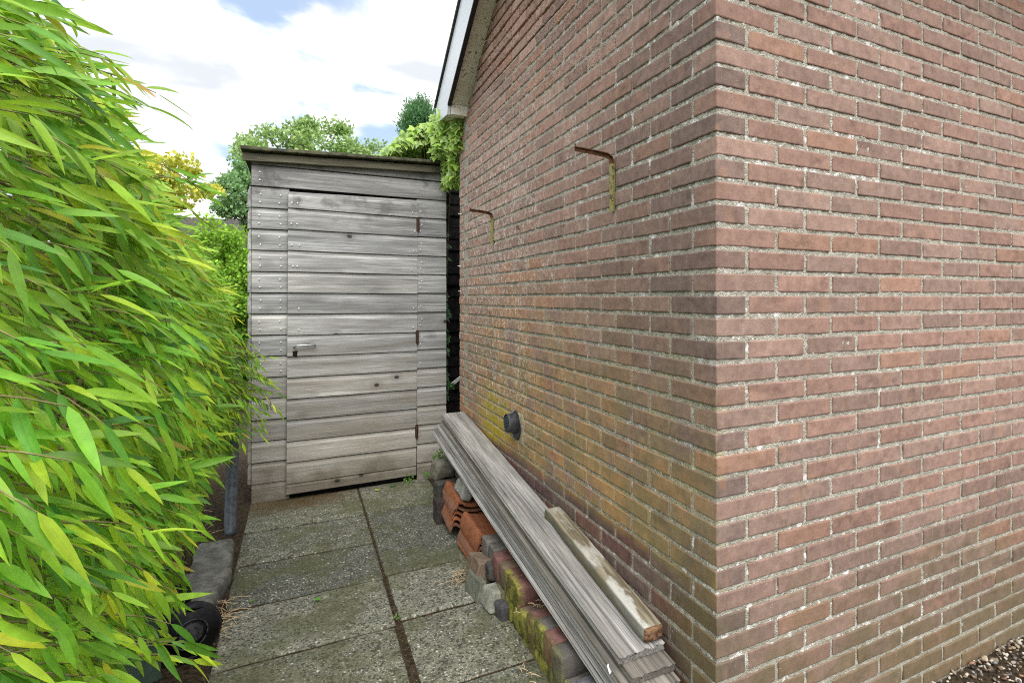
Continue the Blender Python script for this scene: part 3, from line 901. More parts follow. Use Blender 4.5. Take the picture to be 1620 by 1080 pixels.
boards = [  # x offset, near end y, depth below top, width, yaw, colour, label
    (.0, .0, 0, .150, .0, (.385, .375, .355), 'topmost grey ridged deck board, lying flat under the peeling beam', .012),
    (.008, -.052, .027, .140, .002, (.22, .20, .175), 'second deck board from the top, its dark weathered end poking out below the topmost one', .010),
    (-.004, -.085, .053, .158, -.002, (.25, .23, .20), 'third deck board from the top, its brown end lowest at the near end', .010),
    (-.008, -.20, .064, .120, .004, (.33, .325, .31), 'deck board in the middle of the pile, showing its edge left of the topmost board', .006),
    (-.013, -.26, .086, .120, .007, (.38, .375, .36), 'thin grey deck board third from the underside of the pile, edge towards the path', .006),
    (-.018, -.26, .108, .120, .010, (.32, .315, .30), 'thin grey deck board second from the underside of the pile, edge towards the path', .006),
    (-.024, -.28, .130, .120, .014, (.42, .415, .40), 'lowest and leftmost deck board, resting on the tiles and pavers', .006)]
for i, (ox, y0, dz, wd, yaw, col, lab, rag) in enumerate(boards):
    T = .024 if i < 3 else .018
    me = board_mesh(wd, T, LL - y0 - (0 if i < 2 else -.01 * i), i + 1, 8 if i < 3 else 6, (.0010 if i < 3 else .0022), rag)
    o = link('deck_board', me, None, mw=LF @ Matrix.Translation((ox, y0, -dz)) @ Matrix.Rotation(yaw, 4, 'Z'), color=col)
    tag(o, lab, 'board', GRPB)
# square beam with peeling paint on top
V, F = rbox(.064, .82, .040, .005, nx=4, ny=34, nz=3, jit=.0025, js=14, seed=5)
nb = []
for a, b, c_ in V:
    if b < -.36: a *= 1 - (-.36 - b) * 1.6
    if b > .36: c_ -= (b - .36) * .18
    nb.append((a, b, c_))
o = link('wooden_beam', mesh('wooden_beam', nb, F, M_beam, True), None, mw=LF @ Matrix.Translation((.050, .012 + .41, .025)) @ Matrix.Rotation(-.022, 4, 'Z'))
tag(o, 'short square wooden beam with peeling white paint and a rotten brown end, lying on the deck boards', 'beam')
V, F = rbox(.028, .022, .002, .0008); V = [(a * (1 if b < 0 else .25), b, c_) for a, b, c_ in V]
o = link('paper_scrap', mesh('paper_scrap', V, F, M_white), None, mw=LF @ Matrix.Translation((-.080, .045, -.060)) @ Matrix.Rotation(.5, 4, 'X') @ Matrix.Rotation(.4, 4, 'Z'))
tag(o, 'white triangular scrap stuck between the deck boards near their front end', 'scrap')

# ================================================================== PAVERS
PG = 'old clay pavers stacked beside the paving'
pv = [rbox(.20, .080, .094, .0065, nx=5, ny=2, nz=2, jit=.0045, js=22, seed=s) for s in range(6)]
pm = [mesh('clay_paver', V, F, M_paver, True) for V, F in pv]
def paver(x, y, top, col, moss, lab, sy=1., sz=1., rot=(0, 0, 0)):
    o = link('clay_paver', random.choice(pm), None, (x, y, top - .047 * sz), (rot[0] + random.uniform(-.03, .03), rot[1] + random.uniform(-.03, .03), rot[2] + random.uniform(-.05, .05)), col)
    o.scale = (1, sy, sz); o['moss'] = float(moss); tag(o, lab, 'paver', PG)
    return o
gry, red, brn, blu, drk = (.135, .125, .115), (.17, .085, .075), (.16, .115, .085), (.12, .12, .13), (.075, .062, .06)
rows = [  # y, top, colour, moss, words
    (2.555, .196, gry, 0, 'grey clay paver, top row, right beside the orange roof tiles'),
    (2.468, .192, gry, 0, 'grey clay paver, top row, second from the orange roof tiles'),
    (2.382, .186, red, 0, 'dark red clay paver, top row, third from the orange roof tiles'),
    (2.298, .182, brn, .1, 'brown clay paver, top row, fourth from the orange roof tiles'),
    (2.212, .184, red, .9, 'dark red clay paver with a mossy end, top row, fifth from the roof tiles'),
    (2.122, .183, red, 1, 'purple red clay paver with a thickly mossed end, top row, last before the sunken gap'),
    (2.03, .118, brn, 1, 'brown mossy clay paver sunk low, with debris on it, between the two heaps'),
    (1.945, .14, red, .8, 'reddish mossy clay paver, first of the nearer heap'),
    (1.865, .155, gry, 1, 'grey green mossy clay paver, second of the nearer heap'),
    (1.782, .158, red, .3, 'clean purple red clay paver, third of the nearer heap'),
    (1.690, .156, gry, .3, 'broad rounded grey clay paver, fourth of the nearer heap'),
    (1.600, .100, gry, .9, 'low mossy grey clay paver between the broad grey and the blue grey one'),
    (1.510, .150, blu, 0, 'blue grey clay paver close to the lower edge of the picture'),
    (1.42, .146, drk, 0, 'dark clay paver nearest to the camera in the top row')]
for i, (y, tp, col, ms, lab) in enumerate(rows):
    jx = random.uniform(-.008, .008)
    paver(.832 + jx - (.0 if y > 2 else .012), y, tp, tuple(np.array(col) * random.uniform(.9, 1.12)), ms, lab, 1.02, 1.0)
    # the one beneath it
    under = tp - .095
    if under > .02:
        paver(.836 + random.uniform(-.012, .008), y + random.uniform(-.01, .01), under, tuple(np.array(random.choice([gry, brn, drk])) * random.uniform(.8, 1.1)), min(1, ms + .35) if y < 2.3 else .0,
              'lower paver, ' + ORD[i] + ' place from the roof tiles, under the ' + lab.split(' clay')[0], 1.0, 1.0)
# loose rubble beside the pavers
def rock(name, x, y, z, s, col, lab, cat='stone', seed=1, rot=(0, 0, 0), r=.3):
    V, F = rbox(s[0], s[1], s[2], min(s) * r, 4, 4, 4, min(s) * .16, 1.6 / max(s), seed)
    o = link(name, mesh(name, V, F, M_stone), None, (x, y, z), rot, col); tag(o, lab, cat); return o
rock('stone_block', .700, 2.515, .075, (.07, .13, .13), (.19, .14, .10), 'brown flat topped stone leaning on the pavers beside the lowest roof tiles', seed=2, r=.12, rot=(0, .15, .1))
rock('stone_shard', .668, 2.46, .04, (.03, .15, .09), (.17, .18, .14), 'thin grey green stone shard on edge beside the paving', seed=3, rot=(0, .2, .1), r=.15)
rock('cobble_stone', .712, 2.34, .035, (.07, .12, .085), (.30, .30, .25), 'pale lichen covered rubble stone at the foot of the pavers', seed=8, rot=(0, .2, .1), r=.12)
rock('dark_cobble', .732, 2.425, .105, (.05, .07, .07), (.075, .07, .068), 'small round dark stone wedged against the top row of pavers', seed=5)
rock('dark_cobble', .720, 2.245, .022, (.045, .07, .075), (.085, .08, .085), 'dark blue grey stone on the ground just in front of the mossy paver ends', seed=6)
rock('stone_block', .775, 3.60, .235, (.13, .12, .11), (.17, .165, .13), 'greyish green block under the far end of the deck boards', seed=11, r=.15)
rock('stone_block', .785, 3.56, .13, (.14, .13, .10), (.08, .075, .065), 'dark block beneath the greyish green one near the shed', seed=12, r=.15)
rock('stone_block', .85, 3.50, .06, (.2, .5, .12), (.07, .065, .058), 'long dark base stone under the far end of the pile', seed=13, r=.15)
rock('pale_stone', .795, 3.16, .235, (.06, .16, .075), (.36, .37, .34), 'pale grey stone on the far stack of roof tiles', seed=14, r=.22, rot=(.1, .3, 0))
rock('standing_paver', .705, 3.37, .06, (.05, .10, .13), (.055, .043, .04), 'dark brown paver standing on end left of the far roof tiles', 'paver', seed=15, r=.12)
rock('stone_block', .86, 1.9, .03, (.10, 1.1, .07), (.06, .055, .05), 'dark kerb stone hidden between the pavers and the brick wall', seed=17, r=.1)

# ================================================================== ROOF TILES
def tile_mesh(seed):
    nx, ny = 14, 12; Wd, L = .22, .31; V = []; F = []
    for s in (0, 1):
        for i in range(nx + 1):
            for j in range(ny + 1):
                u = i / nx; w = j / ny
                x = -Wd / 2 + Wd * u; y = -L / 2 + L * w
                z = .022 * math.exp(-((u - .10) / .10) ** 2) - .010 * math.sin(math.pi * min(1, max(0, (u - .18) / .8))) + .012 * math.exp(-((u - 1.) / .08) ** 2)
                if u < .04: z -= .022
                z += .006 * (1 - w) * math.exp(-((w) / .12) ** 2)
                if j == 0: y += .010 * mn.noise(Vector((u * 6, seed, 0)))
                z += .0025 * mn.noise(Vector((x * 22, y * 22, seed)))
                V.append((x, y, z - .014 * s))
    st = (nx + 1) * (ny + 1)
    q = lambda s, i, j: s * st + i * (ny + 1) + j
    for i in range(nx):
        for j in range(ny):
            F.append((q(0, i, j), q(0, i + 1, j), q(0, i + 1, j + 1), q(0, i, j + 1))); F.append((q(1, i, j + 1), q(1, i + 1, j + 1), q(1, i + 1, j), q(1, i, j)))
    for i in range(nx):
        F.append((q(1, i, 0), q(1, i + 1, 0), q(0, i + 1, 0), q(0, i, 0))); F.append((q(0, i, ny), q(0, i + 1, ny), q(1, i + 1, ny), q(1, i, ny)))
    for j in range(ny):
        F.append((q(0, 0, j), q(0, 0, j + 1), q(1, 0, j + 1), q(1, 0, j))); F.append((q(1, nx, j), q(1, nx, j + 1), q(0, nx, j + 1), q(0, nx, j)))
    me = mesh('clay_roof_tile', V, F, M_tile, True)
    try: me.set_sharp_from_angle(angle=R(50))
    except Exception: pass
    return me
TM = [tile_mesh(s) for s in (1, 4, 9, 13)]
TG = 'orange clay roof tiles stacked under the deck boards'
tl = ['topmost', 'second', 'third', 'fourth', 'fifth']
def tiles(n, x, y, top, stack, slope, dyaw):
    for k in range(n):
        c = np.array((.36, .135, .065)) * random.uniform(.72, 1.08) if random.random() < .75 else np.array((.27, .13, .085))
        o = link('clay_roof_tile', random.choice(TM), None, (x + random.uniform(-.006, .006) - .004 * k, y + random.uniform(-.012, .012), top - .018 - k * .029), (slope, random.uniform(-.03, .03), dyaw + random.uniform(-.05, .05)), c)
        tag(o, (tl[k] + (' orange clay roof tile' if k == 0 else ' orange clay roof tile down') + ' in the ' + stack), 'roof tile', TG)
tiles(5, .842, 2.815, .172, 'nearer stack, next to the grey pavers', .06, .04)
tiles(5, .835, 3.225, .212, 'farther stack, towards the shed', .10, -.02)

# ================================================================== WALL FITTINGS
# vent
vt = empty('wall_vent', (WX, 2.735, H - .633)); tag(vt, 'round black plastic vent cap sticking out low on the brick gable wall', 'vent')
def disc_tube(mb, xs, rs, n=28, sy=1, sz=1):
    mb.tube([(x, 0, 0) for x in xs], rs, n)
mb = MB(); mb.tube([(.002, 0, -.004), (-.006, 0, -.004)], [.074, .070], 26); mb.link('flange', M_vent, vt, False)
mb = MB(); mb.tube([(-.006, 0, .006), (-.022, 0, .008), (-.040, 0, .010), (-.046, 0, .010)], [.050, .049, .045, .043], 26); mb.link('hood', M_vent, vt, False)
mb = MB()
for k in range(6):
    zz2 = -.03 + k * .012; hw = math.sqrt(max(.0001, .041 ** 2 - (zz2) ** 2))
    mb.box(-.052, -.0465, -hw, hw, zz2 + .008, zz2 + .013, r=.001)
mb.tube([(-.044, 0, .010), (-.053, 0, .010)], [.046, .045], 26, cap=False)
mb.link('grille', M_pipe, vt)
V, F = rbox(.012, .17, .155, .005, 1, 8, 8, .006, 18, 3)
o = link('mortar_collar', mesh('mortar_collar', V, F, M_mortar, True), vt, (.0045, -.02, -.012))
# brackets
def bracket(y, z, arm, leg, lab, sw=.0):
    b = empty('shelf_bracket', (WX - .0, y, z), (0, 0, sw)); tag(b, lab, 'bracket', 'rusty shelf brackets on the gable wall')
    mb = MB()
    P1 = [(-arm, 0.0, .004), (-arm * .5, 0, .000), (-.03, 0, -.004), (-.012, 0, -.014), (-.007, 0, -.034)]
    # folded channel: a flat strap and a raised rib
    def strap(pts, w, t):
        V = []; F = []
        for i, p in enumerate(pts):
            p = Vector(p); q0 = Vector(pts[max(0, i - 1)]); q1 = Vector(pts[min(len(pts) - 1, i + 1)]); d_ = (q1 - q0).normalized(); n_ = Vector((d_.z, 0, -d_.x))
            wi = w[i] if hasattr(w, '__len__') else w
            for a, b_ in ((-wi, 0), (-wi * .3, 0), (0, .013), (wi * .3, 0), (wi, 0), (wi, -t), (-wi, -t)):
                V.append(tuple(p + Vector((0, a, 0)) + n_ * b_))
        m_ = 7
        for i in range(len(pts) - 1):
            for j in range(m_): F.append((i * m_ + j, i * m_ + (j + 1) % m_, (i + 1) * m_ + (j + 1) % m_, (i + 1) * m_ + j))
        F.append(tuple(range(m_))); F.append(tuple((len(pts) - 1) * m_ + j for j in range(m_))[::-1])
        return V, F
    V, F = strap(P1, [.007, .009, .011, .011, .011], .0022); mb.add(V, F); mb.link('arm', M_rust if True else M_bracket, b)
    mb = MB(); V, F = strap([(-.0065, 0, -.030), (-.0055, 0, -leg * .5), (-.005, 0, -leg)], [.011, .0105, .008], .0022); mb.add(V, F); mb.link('wall_leg', M_bracket, b)
    mb = MB()
    for zz3 in (-.045, -leg * .82): mb.tube([(-.004, 0, zz3), (-.011, 0, zz3)], .0035, 8)
    mb.link('screw', M_rust, b)
    mb = MB(); mb.tube([(-arm + .004, 0, .002), (-arm + .002, 0, .016)], .0025, 6); mb.link('arm_tip', M_rust, b)
bracket(1.722, H + .495, .150, .198, 'larger olive metal shelf bracket with a rusty arm, nearer to the corner')
bracket(3.12, H + .480, .135, .180, 'smaller rusty shelf bracket farther along the wall near the shed')
mb = MB(); pts = []
for k in range(13):
    a = k / 12 * 5.6; pts.append((-.016 , .014 * math.cos(a), .011 * math.sin(a)))
mb.tube(pts, .0022, 6); mb.tube([(.01, .014, 0), (-.016, .014, 0)], .0024, 6)
o = mb.link('ring_hook', M_rust, loc=(WX, 2.67, H + .340)); tag(o, 'small rusty ring hook screwed into the gable wall between the brackets', 'hook')
# small nails left at the far end of the wall
for k, (yy, zz4, nm) in enumerate(((3.84, H + .56, 'upper'), (3.85, H + .21, 'middle'), (3.83, H + .04, 'lower'))):
    mb = MB(); mb.tube([(0, 0, 0), (-.022, .01, .003)], .0022, 6); o = mb.link('wall_nail', M_nail, loc=(WX, yy, zz4)); tag(o, nm + ' one of the small bright nails at the far edge of the gable wall', 'nail', 'nails at the far edge of the gable wall')

# ================================================================== LEFT SIDE: pipe, blocks, bin
mb = MB()
pp = [(-.355, 4.10, 1.0), (-.352, 4.08, .62), (-.350, 4.02, .38), (-.348, 3.92, .20), (-.345, 3.83, .10), (-.340, 3.76, -.02)]
P2 = []
for i in range(len(pp) - 1):
    for t in np.linspace(0, 1, 8, endpoint=False): P2.append(tuple(np.array(pp[i]) * (1 - t) + np.array(pp[i + 1]) * t))
P2.append(pp[-1])
mb.tube(P2, [.0300 + .0006 * (i % 2) for i in range(len(P2))], 14)
o = mb.link('drain_pipe', M_pipe, smooth=True); tag(o, 'grey drain pipe curving down into the soil left of the shed', 'pipe')
for (x, y, s, yaw, sd, lab) in ((-.375, 3.36, (.16, .30, .10), .05, 3, 'grey concrete kerb block beside the paving just below the drain pipe'),
                                (-.395, 2.98, (.20, .36, .10), -.12, 5, 'darker smooth concrete kerb block behind the bin wheel')):
    V, F = rbox(s[0], s[1], s[2], .022, 5, 6, 2, .012, 9, sd)
    o = link('kerb_block', mesh('kerb_block', V, F, M_concrete, True), None, (x, y, .012), (0, 0, yaw)); tag(o, lab, 'kerb block')
# wheeled bin lying hidden in the bamboo, its wheel showing
bn = empty('wheeled_bin', (-.35 - .27 * math.cos(R(24)) + .02 * math.sin(R(24)), 2.51 - .27 * math.sin(R(24)) - .02 * math.cos(R(24)), 0), (0, 0, R(24))); tag(bn, 'green wheeled bin mostly hidden in the bamboo, one black wheel showing', 'bin')
mb = MB()
V = []
for (x0, x1, y0, y1, z) in ((-.20, .160, -.10, .26, .04), (-.30, .10, -.24, .26, .82), (-.31, .11, -.25, .27, .84), (-.31, .11, -.25, .27, .87)):
    V += [(x0, y0, z), (x1, y0, z), (x1, y1, z), (x0, y1, z)]
F = [(3, 2, 1, 0), (12, 13, 14, 15)]
for l in range(3):
    for k in range(4): F.append((l * 4 + k, l * 4 + (k + 1) % 4, (l + 1) * 4 + (k + 1) % 4, (l + 1) * 4 + k))
mb.add(V, F); mb.link('body', M_bin, bn)
mb = MB(); mb.box(-.33, .12, -.265, .285, .875, .905, r=.012, nx=4, ny=4); mb.link('lid', M_bin, bn)
def wheel(y):
    w = MB(); prof_r = [.040, .060, .088, .097, .100, .097, .088, .060, .040]; prof_y = [-.012, -.018, -.024, -.020, 0, .020, .024, .018, .012]
    w.tube([(0, a, 0) for a in prof_y], prof_r, 30)
    o = w.link('wheel', M_black, bn, True, loc=(.27, y, .100))
    h_ = MB(); h_.tube([(0, -.030, 0), (0, -.016, 0)], [.034, .040], 20); 
    ring = MB(); ring.tube([(.050 * math.cos(a_), -.0255, .050 * math.sin(a_)) for a_ in np.linspace(0, 6.2832, 25)], .003, 6); ring.link('rim', M_vent, o, True)
    for k in range(6):
        a = k * math.pi / 3; h_.box(-.004 + .024 * math.cos(a), .004 + .024 * math.cos(a), -.033, -.02, -.004 + .024 * math.sin(a), .004 + .024 * math.sin(a), r=.001)
    h_.link('hub', M_vent, o, True)
wheel(.02); wheel(.34)
mb = MB(); mb.tube([(.27, .03, .1), (.27, .29, .1)], .010, 10); mb.tube([(.15, .16, .12), (.27, .16, .1)], .012, 8); mb.link('axle', M_black, bn)

# ================================================================== FOLIAGE TOOLS
def leaf_template(nseg, widest=.30):
    t = np.linspace(0, 1, nseg + 1)
    w = np.power(t, .55) * np.power(1 - t, .92); w /= w.max(); w[0] = .06; w[-1] = .0
    V = []; UV = []
    for i, tt in enumerate(t):
        for s, u in ((-1, 0), (0, .5), (1, 1)):
            V.append((tt, s * w[i], abs(s) * w[i])); UV.append((tt, u, 0))
    F = []
    for i in range(nseg):
        a = i * 3
        F += [(a, a + 3, a + 4, a + 1), (a + 1, a + 4, a + 5, a + 2)]
    return np.array(V), np.array(F), np.array(UV)
LT = {7: leaf_template(7), 4: leaf_template(4)}
def shape_leaf(nseg, L, Wd, fold, droop, twist):
    T, F, UV = LT[nseg]
    x = T[:, 0] * L; y = T[:, 1] * Wd; z = T[:, 2] * Wd * fold
    ang = droop * T[:, 0] ** 1.4
    # bend along length by integrating
    z2 = -np.sin(ang * .6) * x + z * np.cos(ang); x2 = np.cos(ang * .6) * x
    tw = twist * T[:, 0]
    y3 = y * np.cos(tw); z3 = z2 + y * np.sin(tw)
    return np.stack([x2, y3, z3], 1)
def frame_from(dv, roll):
    dv = dv / np.linalg.norm(dv)
    up = np.array((0, 0, 1.)); s = np.cross(up, dv); n_ = np.linalg.norm(s)
    s = np.array((0, 1., 0)) if n_ < 1e-3 else s / n_
    u = np.cross(dv, s)
    c, si = math.cos(roll), math.sin(roll)
    s2 = s * c + u * si; u2 = np.cross(dv, s2)
    return np.stack([dv, s2, u2], 1)        # columns

# ================================================================== BAMBOO
bam = empty('bamboo_hedge', (-.7, 2.3, 0)); tag(bam, 'dense bright green bamboo hedge leaning over the left side of the paved path', 'bamboo')
BO = np.array((-.7, 2.3, 0))
def ztop(y): return float(np.interp(y, [.3, .9, 1.4, 2.0, 2.6, 3.2, 4.2], [1.58, 1.74, 1.88, 1.80, 1.72, 1.57, 1.42]))
def xsurf(y, z):
    b = float(np.interp(y, [.3, .8, 1.3, 1.9, 2.6, 3.3, 3.8, 4.2], [-.39, -.355, -.31, -.35, -.40, -.40, -.37, -.40]))
    zt = ztop(y)
    b += .05 * math.sin(math.pi * min(1, max(0, (z - .3) / (zt - .3)))) 
    if z > zt - .35: b -= (z - zt + .35) * .27
    if z < .65: b -= (.65 - z) * (.18 if y < 1.7 else .32)
    b += .045 * mn.noise(Vector((y * 3.1, z * 3.3, 2))) + .025 * mn.noise(Vector((y * 9, z * 9, 5)))
    return b
leaves = []     # (L, Wd, fold, droop, twist, frame, pos, colour)
twigs = MB()
def leafcol(depth):
    r_ = rng.random()
    if r_ < .50: c = np.array((.34, .57, .045))
    elif r_ < .70: c = np.array((.21, .44, .045))
    elif r_ < .93: c = np.array((.50, .66, .05))
    elif r_ < .965: c = np.array((.12, .30, .08))
    elif r_ < .995: c = np.array((.55, .56, .04))
    else: c = np.array((.55, .32, .05))
    return c * rng.uniform(.8, 1.18)
def spray(p0, tdir, tl, nl, size=1.):
    tdir = tdir / np.linalg.norm(tdir)
    side = np.cross(tdir, (0, 0, 1)); side /= np.linalg.norm(side) + 1e-9
    drp = rng.uniform(.15, .5)
    hang = rng.random() < (.22 if p0[2] > 1.2 else .55)
    tone = rng.uniform(.66, 1.18) * (np.array((1.0, 1.0, 1.0)) if rng.random() < .6 else np.array((.72, .93, 1.0)))
    pts = [p0 + tdir * tl * t - np.array((0, 0, drp * tl * t * t)) for t in (0, .35, .7, 1)]
    twigs.tube(pts, [.0022, .0018, .0013, .0008], 4, (.2, .17, .07), cap=False)
    for k in range(nl):
        t = .25 + .75 * (k + 1) / nl
        p = p0 + tdir * tl * t - np.array((0, 0, drp * tl * t * t))
        sgn = 1 if k % 2 else -1
        an = rng.uniform(.25, 1.05) * sgn * (1 - .75 * (k == nl - 1))
        dv = tdir * math.cos(an) + side * math.sin(an)
        dv[2] += (rng.uniform(-2.0, -.8) if hang else rng.uniform(-1.0, -.05) if p0[2] < 1.45 else rng.uniform(-.65, .15)) - drp * .3
        dv += rng.normal(0, .2, 3)
        L = rng.uniform(.044, .100) * size * (1.08 if k == nl - 1 else 1)
        if rng.random() < .05: L *= 1.15
        wd = L * rng.uniform(.060, .088)
        roll = rng.normal(.8, .5)
        leaves.append((L, wd, rng.uniform(.1, .5), rng.uniform(.0, .45), rng.normal(0, .3), frame_from(dv, roll), p, leafcol(0) * tone * (np.array((1.02, 1.10, 1.0)) if .7 < p0[2] < 1.3 and p0[1] < 2.6 else 1)))
NS = 7800
for i in range(NS):
    y = rng.uniform(.42, 4.12) if i % 3 else rng.uniform(1.6, 4.15)
    zt = ztop(y)
    z = rng.uniform(.30 if y < 1.9 else .42, zt + .02)
    depth = abs(rng.normal(0, .11)) if rng.random() < .72 else rng.uniform(.1, .55)
    x = xsurf(y, z) - depth
    if y > 3.9 and x > -.38: continue
    # outwards over the path, a little forwards/backwards, upwards only near the top
    dv = np.array((1.0, rng.normal(.18, .42), rng.normal(-.10, .24)))
    if z > zt - .25: dv = np.array((rng.uniform(.5, 1.1), rng.normal(.25, .4), rng.uniform(-.1, .5)))
    p = np.array((x - .10, y, z + .03))
    q = proj(p)
    if q is not None and q[2] < .56: continue
    spray(p, dv, rng.uniform(.07, .16), int(rng.integers(4, 8)), 1.0 if y < 3 else .92)
# a few long sprays that reach out over the path and in front of the shed boards
for (x, y, z, dx_, dy_, dz_, tl_, nl_) in [(-.47, 2.25, 1.66, 1, .5, .15, .22, 8), (-.45, 1.5, 1.72, 1, .4, .1, .16, 7),
        (-.42, 3.62, 1.00, 1, .1, -.1, .20, 9), (-.40, 3.66, .93, 1, 0, -.2, .22, 9), (-.41, 3.6, .84, 1, .1, -.2, .20, 9), (-.38, 3.55, .76, 1, .05, -.3, .18, 9), (-.4, 3.5, .68, 1, .2, -.2, .16, 8), (-.38, 3.7, 1.03, 1, .1, .0, .16, 8),
        (-.36, 3.62, .88, 1, 0, -.2, .24, 9), (-.36, 3.68, .80, 1, 0, -.1, .26, 9), (-.34, 3.6, .92, 1, 0, -.1, .18, 9), (-.34, 3.6, .72, 1, 0, -.2, .22, 9), (-.34, 3.66, .98, 1, 0, -.1, .16, 9),
        (-.52, 2.28, .42, 1, .1, -.3, .12, 7), (-.50, 2.3, .32, 1, .1, -.2, .10, 7),
        (-.36, 1.30, .50, 1, .3, -.3, .16, 7), (-.36, 1.45, .62, 1, .3, -.2, .14, 7), (-.34, 1.25, .40, 1, .2, -.2, .14, 7), (-.37, 1.6, .75, 1, .3, -.3, .13, 7)]:
    for rep in range(4):
        spray(np.array((x, y, z)) + rng.normal(0, .03, 3), np.array((dx_, dy_, dz_)) + rng.normal(0, .2, 3), tl_ * rng.uniform(.7, 1.1), nl_, 1.0 if y < 3 else .72)
# canes
canes = MB()
for i in range(110):
    y = rng.uniform(.5, 4.15); x = rng.uniform(-1.15, -.46)
    if -.95 < x < -.30 and 2.05 < y < 2.95: continue
    ht = ztop(y) * rng.uniform(.62, .84); lean = rng.uniform(.0, .22)
    pts = [(x + lean * t ** 2.2, y + .05 * math.sin(t * 3 + i) , -.03 + ht * t) for t in np.linspace(0, 1, 8)]
    canes.tube(pts, [.0055 * (1 - .7 * t) for t in np.linspace(0, 1, 8)], 6)
o = canes.link('canes', M_cane, bam, True, loc=tuple(-BO)); o['kind'] = 'stuff'
me = mesh('twigs', twigs.v, twigs.f, M_cane, True); o = link('twigs', me, bam, tuple(-BO)); o['kind'] = 'stuff'
def lsize(l):
    tip = l[6] + l[5][:, 0] * l[0]
    q0, q1 = proj(l[6]), proj(tip)
    if q0 is None or q1 is None or not (shown(l[6]) and shown(tip)): return 0
    hid = max(0, xsurf(l[6][1], l[6][2]) - l[6][0] - .06)
    return math.hypot(q0[0] - q1[0], q0[1] - q1[1]) * (1 - min(1, hid * 6))
order = sorted(range(len(leaves)), key=lambda i: -lsize(leaves[i]))
big = set(order[:300])
def leaf_uv(me, UV, n_, rnd):
    at = me.attributes.new('leafuv', 'FLOAT_COLOR', 'POINT')
    a = np.ones((len(me.vertices), 4), dtype=np.float32); a[:, :2] = np.tile(UV[:, :2], (n_, 1)); a[:, 2] = np.repeat(rnd, len(UV))
    at.data.foreach_set('color', a.ravel())
lib = []
for q in range(14):
    V = shape_leaf(7, 1.0, rng.uniform(.064, .088), rng.uniform(.15, .5), rng.uniform(.0, .45), rng.normal(0, .3))
    me = mesh('leaf', V, LT[7][1], M_bam_o, True); leaf_uv(me, LT[7][2], 1, np.array([q / 14.])); lib.append(me)
for i in big:
    L, wd, fo, dr, tw, fr, p, c = leaves[i]
    M = Matrix([[*(fr[r_] * L), float(p[r_] - BO[r_])] for r_ in range(3)] + [[0, 0, 0, 1]])
    link('leaf', lib[i % 14], bam, mw=M, color=tuple(c))
for nseg in (7, 4):
    sel = [l for i, l in enumerate(leaves) if i not in big and ((l[6][1] < 2.0) == (nseg == 7))]
    T, F, UV = LT[nseg]
    vs = np.concatenate([shape_leaf(nseg, *l[:5]) @ l[5].T + l[6] - BO for l in sel])
    fs = (np.arange(len(sel))[:, None, None] * len(T) + F[None]).reshape(-1, 4)
    cs = np.repeat(np.array([l[7] for l in sel]), len(T), 0)
    me = mesh('leaves', vs, fs, M_bam_a, True, cs); leaf_uv(me, UV, len(sel), rng.random(len(sel)))
    o = link('leaves', me, bam); o['kind'] = 'stuff'
print('bamboo leaves', len(leaves))

# ================================================================== TREES AND SHRUBS
def crown(n, R3, leaf, cols, clumps, clr, seed, needle=False, up=.0, flat=.6):
    r = np.random.default_rng(seed)
    cp = r.normal(0, 1, (clumps, 3)); cp /= np.linalg.norm(cp, axis=1)[:, None]; cp *= (r.uniform(.15, 1, (clumps, 1)) ** .45)
    cp = cp * np.array(R3) * .86
    which = r.integers(clumps, size=n)
    cs_ = clr * r.uniform(.6, 1.3, clumps)
    off = r.normal(0, 1, (n, 3)); off /= np.linalg.norm(off, axis=1)[:, None]; off *= (r.random((n, 1)) ** .5) * cs_[which][:, None]; off[:, 2] *= flat
    p = cp[which] + off
    d1 = r.normal(0, 1, (n, 3)); d1[:, 2] += up
    d1 /= np.linalg.norm(d1, axis=1)[:, None]
    d2 = np.cross(d1, r.normal(0, 1, (n, 3))); d2 /= np.linalg.norm(d2, axis=1)[:, None]
    L = leaf * r.uniform(.6, 1.3, n)[:, None]; wd = L * (.13 if needle else .42)
    V = np.stack([p, p + d1 * L * .5 + d2 * wd, p + d1 * L, p + d1 * L * .5 - d2 * wd], 1).reshape(-1, 3)
    F = np.arange(n * 4).reshape(-1, 4)
    ci = np.array(cols)[r.integers(len(cols), size=n)] * r.uniform(.75, 1.25, (n, 1)) * r.uniform(.8, 1.2, clumps)[which][:, None]
    return V, F, np.repeat(ci, 4, 0), cp
def at_px(px, zc, y, ):                    # point on the view ray at depth zc
    xc = (px - 967.4) / 901.9 * zc
    return Vector((zc * ss_ + xc * cc_, zc * cc_ - xc * ss_, H + (470.66 - y) / 901.9 * zc))
def tree(name, cpos, R3, n, leaf, cols, clumps, clr, seed, lab, cat, grp=None, needle=False, up=0, trunk=.12, limbs=14, flat=.6):
    t = empty(name, (cpos.x, cpos.y, 0)); tag(t, lab, cat, grp)
    V, F, c, cp = crown(n, R3, leaf, cols, clumps, clr, seed, needle, up, flat)
    o = link('crown', mesh('crown', V + np.array((0, 0, cpos.z)), F, M_tree, False, c), t)
    mb = MB(); zb = cpos.z - R3[2] * .45
    mb.tube([(0, 0, -.1), (.03, .02, zb * .5), (0, 0, zb), (.02, 0, cpos.z + R3[2] * .3)], [trunk, trunk * .8, trunk * .6, trunk * .15], 10)
    for k in range(min(limbs, len(cp))):
        e = Vector(cp[k]) + Vector((0, 0, cpos.z)); s0 = Vector((0, 0, zb * .8 + (cpos.z - zb * .8) * (k / limbs) * .8))
        midp = (s0 + e) / 2 + Vector((0, 0, -.04 * R3[2]))
        mb.tube([s0, midp, e], [trunk * .35, trunk * .2, trunk * .06], 6)
    mb.link('trunk', M_bark, t, True)
    return t
